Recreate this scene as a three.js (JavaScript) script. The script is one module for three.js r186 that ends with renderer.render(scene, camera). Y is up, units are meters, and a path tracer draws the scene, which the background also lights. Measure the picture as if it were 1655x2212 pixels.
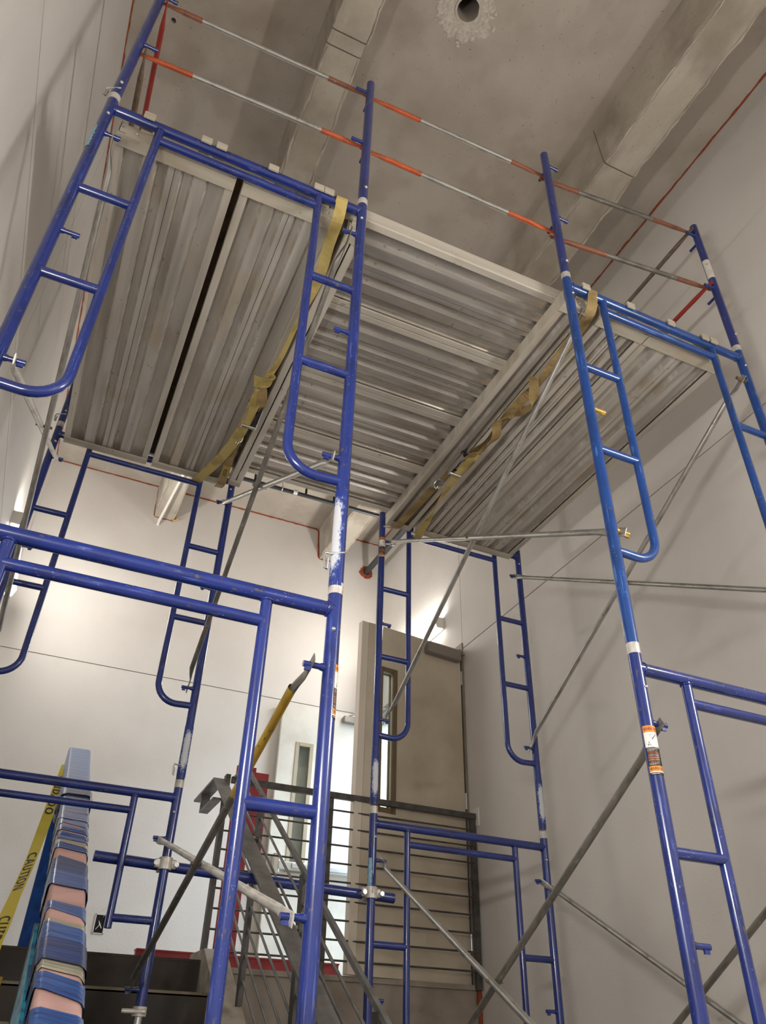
import * as THREE from 'three';
import { mergeGeometries } from 'three/addons/utils/BufferGeometryUtils.js';
import { RoundedBoxGeometry } from 'three/addons/geometries/RoundedBoxGeometry.js';
import { RectAreaLightUniformsLib } from 'three/addons/lights/RectAreaLightUniformsLib.js';

// ---------- camera, exposure, lights ----------
const scene = new THREE.Scene();
scene.background = new THREE.Color(0x000000);
const camera = new THREE.PerspectiveCamera(66.98, 1655 / 2212, 0.05, 60);
camera.position.set(0.4131, -3.0197, 1.8524);
camera.rotation.set(0.627, -0.4061, 0.0301, 'YXZ');
scene.add(camera);
const renderer = new THREE.WebGLRenderer({ antialias: true });
renderer.toneMapping = THREE.LinearToneMapping;
renderer.toneMappingExposure = 2.8;
renderer.shadowMap.enabled = true;
RectAreaLightUniformsLib.init();
const LAMP = 18, LAMP_UP = 15, LAMP_NEAR = 62, CORRIDOR = 7.5;
const WARM = new THREE.Color().setRGB(1.0, 0.965, 0.925), COOL = new THREE.Color().setRGB(0.86, 0.94, 1.0);
function area(color, intensity, w, h, pos, target) {
  const l = new THREE.RectAreaLight(color, intensity, w, h);
  l.position.set(...pos); l.lookAt(new THREE.Vector3(...target)); scene.add(l); return l;
}

// ---------- small tools ----------
let seed = 7;
const rnd = () => { seed = (seed * 1664525 + 1013904223) >>> 0; return seed / 4294967296; };
const V = (x, y, z) => new THREE.Vector3(x, y, z);
const used = {};
function numbered(n) { const k = used[n] = (used[n] ?? -1) + 1; return k ? `${n}_${String(k).padStart(3, '0')}` : n; }
function shade(o) { o.castShadow = true; o.receiveShadow = true; return o; }
function thing(name, label, category, [x, y, z] = [0, 0, 0], group) {
  const o = new THREE.Group(); o.name = numbered(name); o.position.set(x, y, z); scene.add(o);
  o.userData = { label, category }; if (group) o.userData.group = group;
  return o;
}
function part(name, geos, mat, parent, label) {           // geometries in world space; moved into the parent's frame
  const g = Array.isArray(geos) ? (geos.length > 1 ? mergeGeometries(geos.map(plain)) : plain(geos[0])) : plain(geos);
  const top = []; let q = parent; while (q && q !== scene) { top.push(q); q = q.parent; }
  for (const t of top) g.translate(-t.position.x, -t.position.y, -t.position.z);
  const m = shade(new THREE.Mesh(g, mat)); m.name = name; if (label) m.userData.label = label;
  parent.add(m); return m;
}
function struct(name, geos, mat) { const m = part(name, geos, mat, scene); m.name = numbered(name); m.userData.kind = 'structure'; return m; }
function plain(g) {
  const p = g.index ? g.toNonIndexed() : g.clone();
  for (const k of Object.keys(p.attributes)) if (!['position', 'normal', 'uv'].includes(k)) p.deleteAttribute(k);
  p.morphAttributes = {}; return p;
}
function boxUV(g) {                                        // uv in metres from position, by face direction
  g = plain(g); g.computeBoundingBox();
  const p = g.attributes.position, n = g.attributes.normal, uv = new Float32Array(p.count * 2);
  for (let i = 0; i < p.count; i++) {
    const ax = Math.abs(n.getX(i)), ay = Math.abs(n.getY(i)), az = Math.abs(n.getZ(i));
    const [x, y, z] = [p.getX(i), p.getY(i), p.getZ(i)];
    const [u, v] = ay >= ax && ay >= az ? [x, z] : ax >= az ? [z, y] : [x, y];
    uv[2 * i] = u; uv[2 * i + 1] = v;
  }
  g.setAttribute('uv', new THREE.BufferAttribute(uv, 2)); return g;
}
function box(x0, x1, y0, y1, z0, z1, bevel = 0) {
  const w = x1 - x0, h = y1 - y0, d = z1 - z0;
  const g = bevel ? new RoundedBoxGeometry(w, h, d, 1, bevel) : new THREE.BoxGeometry(w, h, d);
  g.translate((x0 + x1) / 2, (y0 + y1) / 2, (z0 + z1) / 2); return boxUV(g);
}
// sweep of a circle (or an ellipse that may flatten) along a polyline
function tube(pts, r, { seg = 16, cap = true, uo = rnd() * 3, flat } = {}) {
  const P = pts.map(p => Array.isArray(p) ? V(...p) : p), n = P.length, T = [], N = [], pos = [], nor = [], uv = [], idx = [];
  for (let i = 0; i < n; i++) T.push(P[Math.min(i + 1, n - 1)].clone().sub(P[Math.max(i - 1, 0)]).normalize());
  let nn = Math.abs(T[0].y) < 0.9 ? V(0, 1, 0) : V(1, 0, 0); nn.addScaledVector(T[0], -nn.dot(T[0])).normalize();
  let s = 0;
  for (let i = 0; i < n; i++) {
    nn = nn.clone().addScaledVector(T[i], -nn.dot(T[i])).normalize(); N.push(nn);
    const b = T[i].clone().cross(nn); if (i) s += P[i].distanceTo(P[i - 1]);
    const rr = Array.isArray(r) ? r[i] : r, f = flat ? flat[i] : [1, 1];
    for (let j = 0; j <= seg; j++) {
      const a = j / seg * Math.PI * 2, c = Math.cos(a), q = Math.sin(a);
      pos.push(P[i].x + rr * (c * f[0] * nn.x + q * f[1] * b.x), P[i].y + rr * (c * f[0] * nn.y + q * f[1] * b.y), P[i].z + rr * (c * f[0] * nn.z + q * f[1] * b.z));
      const m = nn.clone().multiplyScalar(c / f[0]).addScaledVector(b, q / f[1]).normalize();
      nor.push(m.x, m.y, m.z); uv.push(uo + j / seg * Math.PI * 2 * 0.021, uo + s);
    }
  }
  for (let i = 0; i < n - 1; i++) for (let j = 0; j < seg; j++) { const a = i * (seg + 1) + j, c = a + seg + 1; idx.push(a, a + 1, c, c, a + 1, c + 1); }
  if (cap) for (const e of [0, n - 1]) {
    const o = pos.length / 3, t = T[e].clone().multiplyScalar(e ? 1 : -1);
    pos.push(P[e].x, P[e].y, P[e].z); nor.push(t.x, t.y, t.z); uv.push(uo, uo);
    for (let j = 0; j <= seg; j++) { const k = (e * (seg + 1) + j) * 3; pos.push(pos[k], pos[k + 1], pos[k + 2]); nor.push(t.x, t.y, t.z); uv.push(uo + j * 0.005, uo); }
    for (let j = 0; j < seg; j++) e ? idx.push(o, o + 1 + j, o + 2 + j) : idx.push(o, o + 2 + j, o + 1 + j);
  }
  const g = new THREE.BufferGeometry();
  g.setAttribute('position', new THREE.Float32BufferAttribute(pos, 3)); g.setAttribute('normal', new THREE.Float32BufferAttribute(nor, 3));
  g.setAttribute('uv', new THREE.Float32BufferAttribute(uv, 2)); g.setIndex(idx);
  // the winding of the sweep: make faces agree with the normals
  const a = V().fromArray(pos, 0), b = V().fromArray(pos, 3), c = V().fromArray(pos, (seg + 1) * 3);
  if (b.clone().sub(a).cross(c.clone().sub(a)).dot(V().fromArray(nor, 0)) < 0) for (let i = 0; i < idx.length; i += 3) { const t = idx[i]; idx[i] = idx[i + 1]; idx[i + 1] = t; }
  g.setIndex(idx);
  return g;
}
// a ribbon with thickness; widths follow the given side vectors
function ribbon(pts, sides, w, th = 0.0025) {
  const P = pts.map(p => V(...p)), n = P.length, pos = [], uv = [], idx = []; let s = 0;
  for (let i = 0; i < n; i++) {
    const t = P[Math.min(i + 1, n - 1)].clone().sub(P[Math.max(i - 1, 0)]).normalize();
    const d = V(...sides[i]); d.addScaledVector(t, -d.dot(t)).normalize(); const nr = t.clone().cross(d);
    if (i) s += P[i].distanceTo(P[i - 1]); const hw = (Array.isArray(w) ? w[i] : w) / 2;
    for (const [a, b] of [[-1, -1], [1, -1], [1, 1], [-1, 1]]) { const q = P[i].clone().addScaledVector(d, a * hw).addScaledVector(nr, b * th / 2); pos.push(q.x, q.y, q.z); uv.push(a * hw, s); }
  }
  for (let i = 0; i < n - 1; i++) for (let j = 0; j < 4; j++) { const a = i * 4 + j, b = i * 4 + (j + 1) % 4; idx.push(a, b, a + 4, a + 4, b, b + 4); }
  idx.push(0, 2, 1, 0, 3, 2); const e = (n - 1) * 4; idx.push(e, e + 1, e + 2, e, e + 2, e + 3);
  let g = new THREE.BufferGeometry(); g.setAttribute('position', new THREE.Float32BufferAttribute(pos, 3)); g.setAttribute('uv', new THREE.Float32BufferAttribute(uv, 2)); g.setIndex(idx);
  g = g.toNonIndexed(); g.computeVertexNormals(); return g;
}
// smooth a ribbon's control points with Catmull-Rom
function smooth(pts, sides, k = 6) {
  const c = new THREE.CatmullRomCurve3(pts.map(p => V(...p)), false, 'centripetal'), d = new THREE.CatmullRomCurve3(sides.map(p => V(...p)), false, 'centripetal'), A = [], B = [];
  const n = (pts.length - 1) * k; for (let i = 0; i <= n; i++) { A.push(c.getPoint(i / n).toArray()); B.push(d.getPoint(i / n).toArray()); } return [A, B];
}
// extrusion of a closed outline given in (a,b); map turns (a,b,t) into a world point
function prism(outline, t0, t1, map) {
  const sh = new THREE.Shape(outline.map(([a, b]) => new THREE.Vector2(a, b)));
  const g = new THREE.ExtrudeGeometry(sh, { depth: t1 - t0, bevelEnabled: false }), p = g.attributes.position;
  for (let i = 0; i < p.count; i++) { const q = map(p.getX(i), p.getY(i), p.getZ(i) + t0); p.setXYZ(i, ...q); }
  const g2 = plain(g), q = g2.attributes.position, A = V(...map(0, 0, 0)), X = V(...map(1, 0, 0)).sub(A), Y = V(...map(0, 1, 0)).sub(A), Z = V(...map(0, 0, 1)).sub(A);
  if (X.cross(Y).dot(Z) < 0) for (let i = 0; i < q.count; i += 3) { const b = [q.getX(i + 1), q.getY(i + 1), q.getZ(i + 1)]; q.setXYZ(i + 1, q.getX(i + 2), q.getY(i + 2), q.getZ(i + 2)); q.setXYZ(i + 2, ...b); }
  g2.computeVertexNormals(); return boxUV(g2);
}

// ---------- textures ----------
const hash = (x, y, s) => { let h = (x * 374761393 + y * 668265263 + s * 1274126177) | 0; h = Math.imul(h ^ (h >>> 13), 1274126177); return ((h ^ (h >>> 16)) >>> 0) / 4294967296; };
function vnoise(x, y, per, s) {
  const xi = Math.floor(x), yi = Math.floor(y), fx = x - xi, fy = y - yi, w = t => ((t % per[0]) + per[0]) % per[0], q = t => ((t % per[1]) + per[1]) % per[1];
  const u = fx * fx * (3 - 2 * fx), v = fy * fy * (3 - 2 * fy);
  const a = hash(w(xi), q(yi), s), b = hash(w(xi + 1), q(yi), s), c = hash(w(xi), q(yi + 1), s), d = hash(w(xi + 1), q(yi + 1), s);
  return a + (b - a) * u + (c - a) * v + (a - b - c + d) * u * v;
}
function fbm(x, y, per, s, o = 4) { if (!per.length) per = [per, per]; let r = 0, a = 0.5, t = 0; for (let i = 0; i < o; i++) { r += a * vnoise(x, y, per, s + i * 17); t += a; a *= 0.55; x *= 2; y *= 2; per = [per[0] * 2, per[1] * 2]; } return r / t; }
function tex(n, metresU, metresV, fn, srgb = true) {
  const d = new Uint8Array(n * n * 4);
  for (let y = 0; y < n; y++) for (let x = 0; x < n; x++) { const c = fn(x / n, y / n), i = (y * n + x) * 4; for (let k = 0; k < 3; k++) d[i + k] = Math.max(0, Math.min(255, c[k])); d[i + 3] = 255; }
  const t = new THREE.DataTexture(d, n, n); t.wrapS = t.wrapT = THREE.RepeatWrapping; t.magFilter = THREE.LinearFilter; t.minFilter = THREE.LinearMipmapLinearFilter; t.generateMipmaps = true;
  if (srgb) t.colorSpace = THREE.SRGBColorSpace; t.repeat.set(1 / metresU, 1 / metresV); t.needsUpdate = true; return t;
}
const mix = (a, b, t) => a.map((v, i) => v + (b[i] - v) * Math.max(0, Math.min(1, t)));
const step = (a, b, x) => { const t = Math.max(0, Math.min(1, (x - a) / (b - a))); return t * t * (3 - 2 * t); };
const rgb = h => [h >> 16 & 255, h >> 8 & 255, h & 255];
const grey = (n, m, fn) => tex(n, m, m, (u, v) => { const k = fn(u, v); return [k, k, k]; }, false);

function paintMat(hex, chip, s, rough = 0.3, wear = 1) {   // enamel with scuffs: thin lengthwise scratches and chips
  const map = tex(512, 0.264, 1.1, (u, v) => {
    let c = rgb(hex); const m = fbm(u * 6, v * 12, [6, 12], s, 4);
    c = mix(c, c.map(k => k * 0.82), (m - 0.45) * 3);
    const sc = fbm(u * 48, v * 10, [48, 10], s + 5, 2), patch = fbm(u * 5, v * 9, [5, 9], s + 9, 3);
    c = mix(c, rgb(chip), step(0.68, 0.78, sc) * step(0.5, 0.64, patch) * 0.5 * wear);
    const ch = fbm(u * 64, v * 150, [64, 150], s + 21, 2);
    c = mix(c, rgb(0xb9bccb), step(0.8, 0.84, ch) * step(0.5, 0.66, patch) * 0.5 * wear);
    c = mix(c, rgb(0x6b5a48), step(0.74, 0.79, fbm(u * 24, v * 40, [24, 40], s + 33, 3)) * 0.6 * wear);
    return c;
  });
  return new THREE.MeshPhysicalMaterial({ map, roughness: rough, clearcoat: 0.6, clearcoatRoughness: 0.12 });
}
const BLUE = paintMat(0x1d317c, 0x7280c4, 3, 0.24), BLUE_B = paintMat(0x1d317c, 0x66739e, 13), BLUE_R = paintMat(0x12428a, 0x6f97d2, 23, 0.3, 1.2), BLUE_D = paintMat(0x1d317c, 0x66739e, 43, 0.28);
function galv(hex, s, metal = 0.75, rough = 0.42) {
  const map = tex(256, 0.264, 0.6, (u, v) => {
    let c = rgb(hex); c = mix(c, c.map(k => k * 0.75), (fbm(u * 8, v * 10, [8, 10], s, 4) - 0.42) * 2);
    c = mix(c, rgb(0xcfcac0), step(0.66, 0.85, fbm(u * 16, v * 24, [16, 24], s + 4, 3)) * 0.35);
    return mix(c, rgb(0x6d4a30), step(0.74, 0.86, fbm(u * 12, v * 18, [12, 18], s + 8, 3)) * 0.45);
  });
  return new THREE.MeshStandardMaterial({ map, metalness: metal, roughness: rough });
}
const GALV = galv(0xb4b2ac, 51), GALV_D = galv(0x8a867e, 61, 0.6, 0.5), GALV_W = galv(0xdad6cc, 71, 0.3, 0.45), RUSTY = galv(0x7c6a58, 81, 0.4, 0.6);
const ORANGE = paintMat(0xbf5526, 0x7c4a30, 91, 0.5, 1.5), ORANGE_W = paintMat(0x8c543a, 0x6a5a4c, 93, 0.6, 2), RED = paintMat(0x9c2418, 0x5c2a20, 95, 0.5, 1), YELLOW_P = paintMat(0xb8942c, 0x8d8a80, 97, 0.5, 1.6);
function aluMat(s, along, base = 0xa8a198, metal = 0.55, rough = 0.44) {   // mill aluminium with dirt drawn out along the extrusion
  const map = tex(512, 1.3, 1.3, (u, v) => {
    const [a, b] = along === 'v' ? [u, v] : [v, u];
    let c = rgb(base); c = mix(c, c.map(k => k * 0.84), (fbm(a * 30, b * 2, [30, 2], s, 3) - 0.4) * 2);
    c = mix(c, rgb(0xe0dbd2), step(0.55, 0.8, fbm(a * 60, b * 3, [60, 3], s + 3, 3)) * 0.25);
    c = mix(c, rgb(0xa89676), step(0.5, 0.85, fbm(a * 10, b * 5, [10, 5], s + 7, 5)) * 0.4);
    return mix(c, rgb(0x6e6456), step(0.8, 0.88, fbm(a * 40, b * 40, [40, 40], s + 11, 3)) * 0.4);
  });
  const roughnessMap = grey(256, 1.3, (u, v) => { const [a, b] = along === 'v' ? [u, v] : [v, u]; return 105 + 80 * fbm(a * 20, b * 2, [20, 2], s + 15, 4); });
  return new THREE.MeshStandardMaterial({ map, metalness: metal, roughness: rough * 2, roughnessMap });
}
const ALU_Z = aluMat(101, 'v', 0xc9c3ba, 0.3, 0.42), ALU_X = aluMat(111, 'u', 0xd4cfc8, 0.68, 0.23), ALU_RAIL_Z = aluMat(121, 'v', 0xcfc8bb, 0.2, 0.45), ALU_RAIL_X = aluMat(131, 'u', 0xcfc8bb, 0.25, 0.42), ALU_CAP = aluMat(141, 'u', 0xc6bdac, 0.15, 0.5);
const wallBump = grey(256, 0.5, (u, v) => 255 * fbm(u * 64, v * 64, [64, 64], 201, 3));
const WALL = new THREE.MeshStandardMaterial({
  map: tex(512, 3.1, 3.1, (u, v) => mix([214, 209, 203], [206, 200, 193], (fbm(u * 5, v * 5, [5, 5], 205, 5) - 0.4) * 2.5)), roughness: 0.62, bumpMap: wallBump, bumpScale: 0.0006 });
const REVEAL = new THREE.MeshStandardMaterial({ color: 0x8d857b, roughness: 0.8 });
function concrete(base, dark, light, s, m = 2.3, bump = 0.002) {
  const map = tex(1024, m, m, (u, v) => {
    let c = mix(rgb(base), rgb(dark), (fbm(u * 5, v * 5, [5, 5], s, 6) - 0.43) * 2.2);
    c = mix(c, rgb(light), step(0.52, 0.75, fbm(u * 9, v * 3, [9, 3], s + 3, 5)) * 0.55);
    c = mix(c, rgb(0x6a5a49), step(0.56, 0.74, fbm(u * 3, v * 3, [3, 3], s + 8, 5)) * 0.22);
    const p = fbm(u * 180, v * 180, [180, 180], s + 5, 2); return mix(c, rgb(0x5c554c), step(0.86, 0.92, p) * 0.6);
  });
  return new THREE.MeshStandardMaterial({ map, roughness: 0.85, bumpMap: grey(512, m, (u, v) => 255 * fbm(u * 40, v * 40, [40, 40], s + 12, 5)), bumpScale: bump });
}
const SLAB = concrete(0xb0a79c, 0x9a9085, 0xbab2a8, 301), STEM = concrete(0xaea698, 0x8b8176, 0xc2bbae, 321, 1.7, 0.004), GROUND = concrete(0xa2988c, 0x80766a, 0xb2a99d, 341, 1.9), LIP = concrete(0xb8afa2, 0x978d80, 0xc8c0b4, 351, 0.9, 0.006);
const std = (hex, roughness = 0.6, metalness = 0, extra = {}) => new THREE.MeshStandardMaterial({ color: hex, roughness, metalness, ...extra });
const mottled = (hex, hex2, s, m, roughness, metalness = 0, f = 8) => new THREE.MeshStandardMaterial({ map: tex(256, m, m, (u, v) => mix(rgb(hex), rgb(hex2), (fbm(u * f, v * f, [f, f], s, 5) - 0.35) * 2.4)), roughness, metalness });
const RISER = mottled(0x3d3833, 0x4e4740, 401, 1.1, 0.7), NOSING = std(0x7c735f, 0.5, 0.3), PRIMER = mottled(0x7b7976, 0x62605d, 411, 0.4, 0.5, 0.25), PRIMER_D = mottled(0x56534f, 0x423f3b, 415, 0.4, 0.5, 0.2);
const FIRESTOP = mottled(0x9a4a2c, 0x70301c, 421, 0.1, 0.8), FIRE_BRIGHT = std(0xb4532e, 0.7);
const DOOR = mottled(0xd2c7b3, 0xbaae98, 431, 2.2, 0.48, 0, 5), DOOR_EDGE = std(0xe0d6c6, 0.5), DOOR_B = mottled(0xd8d4ca, 0xcac5ba, 433, 1.3, 0.45), LITE = std(0x6d5c43, 0.5), LITE_B = std(0xa79c86, 0.5), JAMB = mottled(0x8e8577, 0x7b7265, 435, 0.8, 0.45);
const CLOSER = std(0x8d857e, 0.45, 0.3), STEEL = std(0xcfd2d3, 0.28, 0.85), CHROME = std(0xd8d8d8, 0.15, 1), BLACK = std(0x141210, 0.6), DARK_STEEL = std(0x4a4d50, 0.45, 0.6), HOLE = std(0x0d0b0a, 0.9);
const GLASS = new THREE.MeshPhysicalMaterial({ color: 0xf4fafa, roughness: 0.02, transmission: 1, thickness: 0, ior: 1.5 });
const RED_SHEET = mottled(0x8d1f22, 0x7a1719, 441, 0.7, 0.5), PLUG = std(0x17253f, 0.4);
const webb = (a, b, s) => new THREE.MeshStandardMaterial({ map: tex(256, 0.3, 0.3, (u, v) => { let c = mix(rgb(a), rgb(b), (fbm(u * 5, v * 5, [5, 5], s, 5) - 0.4) * 2.6); const w = Math.sin(v * 2 * Math.PI * 60) * Math.sin(u * 2 * Math.PI * 40); return c.map(k => k * (1 + 0.06 * w)); }), roughness: 0.85 });
const STRAP = webb(0xbaa566, 0x927d46, 451), STRAP_D = webb(0xa28a5c, 0x76633e, 453);
const film = (hex, hex2, s, rough = 0.22) => new THREE.MeshPhysicalMaterial({ map: tex(256, 0.35, 0.12, (u, v) => mix(rgb(hex), rgb(hex2), (fbm(u * 3, v * 24, [3, 24], s, 4) - 0.35) * 2.4)), roughness: rough, clearcoat: 0.35, clearcoatRoughness: 0.12, bumpMap: grey(256, 0.3, (u, v) => 255 * fbm(u * 6, v * 14, [6, 14], s + 3, 5)), bumpScale: 0.0022 });
const FILM = film(0x1f5fb0, 0x0f3a82, 461, 0.3), FILM_L = film(0x4f80bf, 0x3464a8, 463, 0.34), FILM_D = film(0x123c82, 0x0a2558, 465, 0.38), CLING = film(0xb9b5a0, 0x8d8a78, 467, 0.15);
const FOAM = mottled(0xdcb4ac, 0xcda199, 471, 0.5, 0.8);
const FILM_MATT = mottled(0x0d4894, 0x06306c, 477, 0.3, 0.85);
const CYAN = new THREE.MeshPhysicalMaterial({ map: tex(256, 0.5, 0.5, (u, v) => mix(rgb(0x12b6d4), rgb(0x05689c), (fbm(u * 3, v * 20, [3, 20], 475, 4) - 0.42) * 4)), roughness: 0.85, transmission: 0.35, thickness: 0 });
const WHITE = std(0xe6e2da, 0.5), LENS = new THREE.MeshStandardMaterial({ color: 0xffffff, emissive: new THREE.Color().setRGB(1, 0.95, 0.86), emissiveIntensity: 5, roughness: 0.4 });

// ---------- print ----------
function canvasTex(w, h, draw) { const c = document.createElement('canvas'); c.width = w; c.height = h; draw(c.getContext('2d'), w, h); const t = new THREE.CanvasTexture(c); t.colorSpace = THREE.SRGBColorSpace; return t; }
const warnTex = canvasTex(256, 560, (g, w, h) => {
  g.fillStyle = '#f2eee6'; g.fillRect(0, 0, w, h);
  g.fillStyle = '#e8892c'; g.fillRect(0, 0, w, 78); g.fillStyle = '#3a1c08'; g.font = 'bold 46px sans-serif'; g.textAlign = 'center'; g.fillText('WARNING', w / 2, 56);
  g.strokeStyle = '#15120f'; g.lineWidth = 8; g.beginPath(); g.moveTo(120, 165); g.lineTo(215, 90); g.stroke();
  g.lineWidth = 2; for (let i = 0; i < 6; i++) { g.beginPath(); g.moveTo(80 + i * 8, 110 + i * 10); g.lineTo(150 + i * 12, 84 + i * 9); g.stroke(); }
  g.lineWidth = 5; g.beginPath(); g.arc(72, 196, 7, 0, 7); g.stroke(); g.beginPath(); g.moveTo(66, 206); g.lineTo(60, 226); g.lineTo(44, 214); g.moveTo(62, 224); g.lineTo(88, 214); g.moveTo(60, 226); g.lineTo(50, 240); g.moveTo(78, 226); g.lineTo(104, 230); g.stroke();
  g.fillStyle = '#171310'; g.fillRect(0, 252, w, 210);
  for (let i = 0; i < 15; i++) { g.fillStyle = [3, 4, 5, 7, 9, 11, 12].includes(i) ? '#c8662a' : '#d8d2c8'; let x = 14; const e = 110 + hash(i, 3, 5) * 110; while (x < e) { const l = 8 + hash(x | 0, i, 9) * 24; g.fillRect(x, 262 + i * 13, l, 5); x += l + 5; } }
  g.fillStyle = '#e8953a'; g.fillRect(0, 462, w, 62); g.fillStyle = '#3a1c08'; g.font = 'bold 46px sans-serif'; g.fillText('WARNING', w / 2, 508);
  g.fillStyle = '#171310'; g.fillRect(0, 534, w, 26); g.fillStyle = '#d8d2c8'; g.fillRect(20, 543, 130, 7);
});
const whiteTex = canvasTex(128, 384, (g, w, h) => { g.fillStyle = '#d9d4cc'; g.fillRect(0, 0, w, h); g.strokeStyle = '#4a3b36'; g.lineWidth = 5; g.beginPath(); g.arc(64, 100, 14, 0, 5); g.moveTo(64, 100); g.lineTo(84, 84); g.stroke(); g.lineWidth = 3; for (let i = 0; i < 4; i++) { g.beginPath(); g.moveTo(30, 230 + i * 26); g.lineTo(98, 224 + i * 26); g.stroke(); } });
const skyTex = canvasTex(128, 256, (g, w, h) => { g.fillStyle = '#86b6cc'; g.fillRect(0, 0, w, h); for (let i = 0; i < 16; i++) { g.fillStyle = i % 2 ? '#6a9fba' : '#a9ccd9'; g.fillRect(hash(i, 1, 2) * w, hash(i, 2, 2) * h, 10 + hash(i, 3, 2) * 30, 6 + hash(i, 4, 2) * 26); } });
const tapeTex = canvasTex(2048, 96, (g, w, h) => { g.fillStyle = '#e6cf3c'; g.fillRect(0, 0, w, h); g.fillStyle = '#17140c'; g.font = 'bold 96px sans-serif'; g.textBaseline = 'middle'; g.fillText('CUIDADO', 150, h / 2 + 4); g.fillText('CAUTION', 900, h / 2 + 4); g.fillText('CUIDADO', 1600, h / 2 + 4); });
const huskyTex = canvasTex(512, 128, (g, w, h) => { g.fillStyle = '#a98f4c'; g.fillRect(0, 0, w, h); g.fillStyle = '#17130c'; g.font = 'bold 92px sans-serif'; g.textAlign = 'center'; g.textBaseline = 'middle'; g.fillText('HUSKY', w / 2, h / 2 + 4); });
const printed = (t, rough = 0.5) => new THREE.MeshStandardMaterial({ map: t, roughness: rough });
const WARN = printed(warnTex), WHITE_LABEL = printed(whiteTex), SKY_LABEL = printed(skyTex);
// a label bent round a leg: dir = angle (0 = +x, 90 = +z) of its middle
function wrapLabel(x, z, r, y0, y1, dir, spread, ragged = 0) {
  const pos = [], nor = [], uv = [], idx = [], n = 12, m = ragged ? 14 : 1;
  for (let k = 0; k <= m; k++) for (let j = 0; j <= n; j++) {
    const cut = ragged && (j === 0 || j === n) ? (hash(k, j, 77) - 0.2) * ragged : 0;
    const a = (dir + spread * (0.5 - j / n) + (j === 0 ? -cut : cut)) * Math.PI / 180, rr = r + 0.0009, y = y0 + (y1 - y0) * k / m;
    pos.push(x + rr * Math.cos(a), y, z + rr * Math.sin(a)); nor.push(Math.cos(a), 0, Math.sin(a)); uv.push(j / n, k / m);
  }
  for (let k = 0; k < m; k++) for (let j = 0; j < n; j++) { const a = k * (n + 1) + j, b = a + n + 1; idx.push(a, a + 1, b, b, a + 1, b + 1); }
  const g = new THREE.BufferGeometry(); g.setAttribute('position', new THREE.Float32BufferAttribute(pos, 3)); g.setAttribute('normal', new THREE.Float32BufferAttribute(nor, 3)); g.setAttribute('uv', new THREE.Float32BufferAttribute(uv, 2)); g.setIndex(idx); return g;
}
// white spray paint on a leg: speckled coverage, as the can left it
const sprayTex = tex(256, 1, 1, (u, v) => { const cov = Math.min(step(0, 0.34, v), step(1, 0.72, v)) * step(0, 0.5, Math.min(u, 1 - u)); const n = 0.55 * fbm(u * 12, v * 30, [12, 30], 501, 3) + 0.45 * fbm(u * 60, v * 150, [60, 150], 507, 2); return mix(rgb(0x1d317c), rgb(0xc6c9cf), step(0.85 - cov * 0.8, 1.25 - cov * 0.8, n + 0.25)); });
const SPRAY = new THREE.MeshStandardMaterial({ map: sprayTex, roughness: 0.45 });

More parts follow.
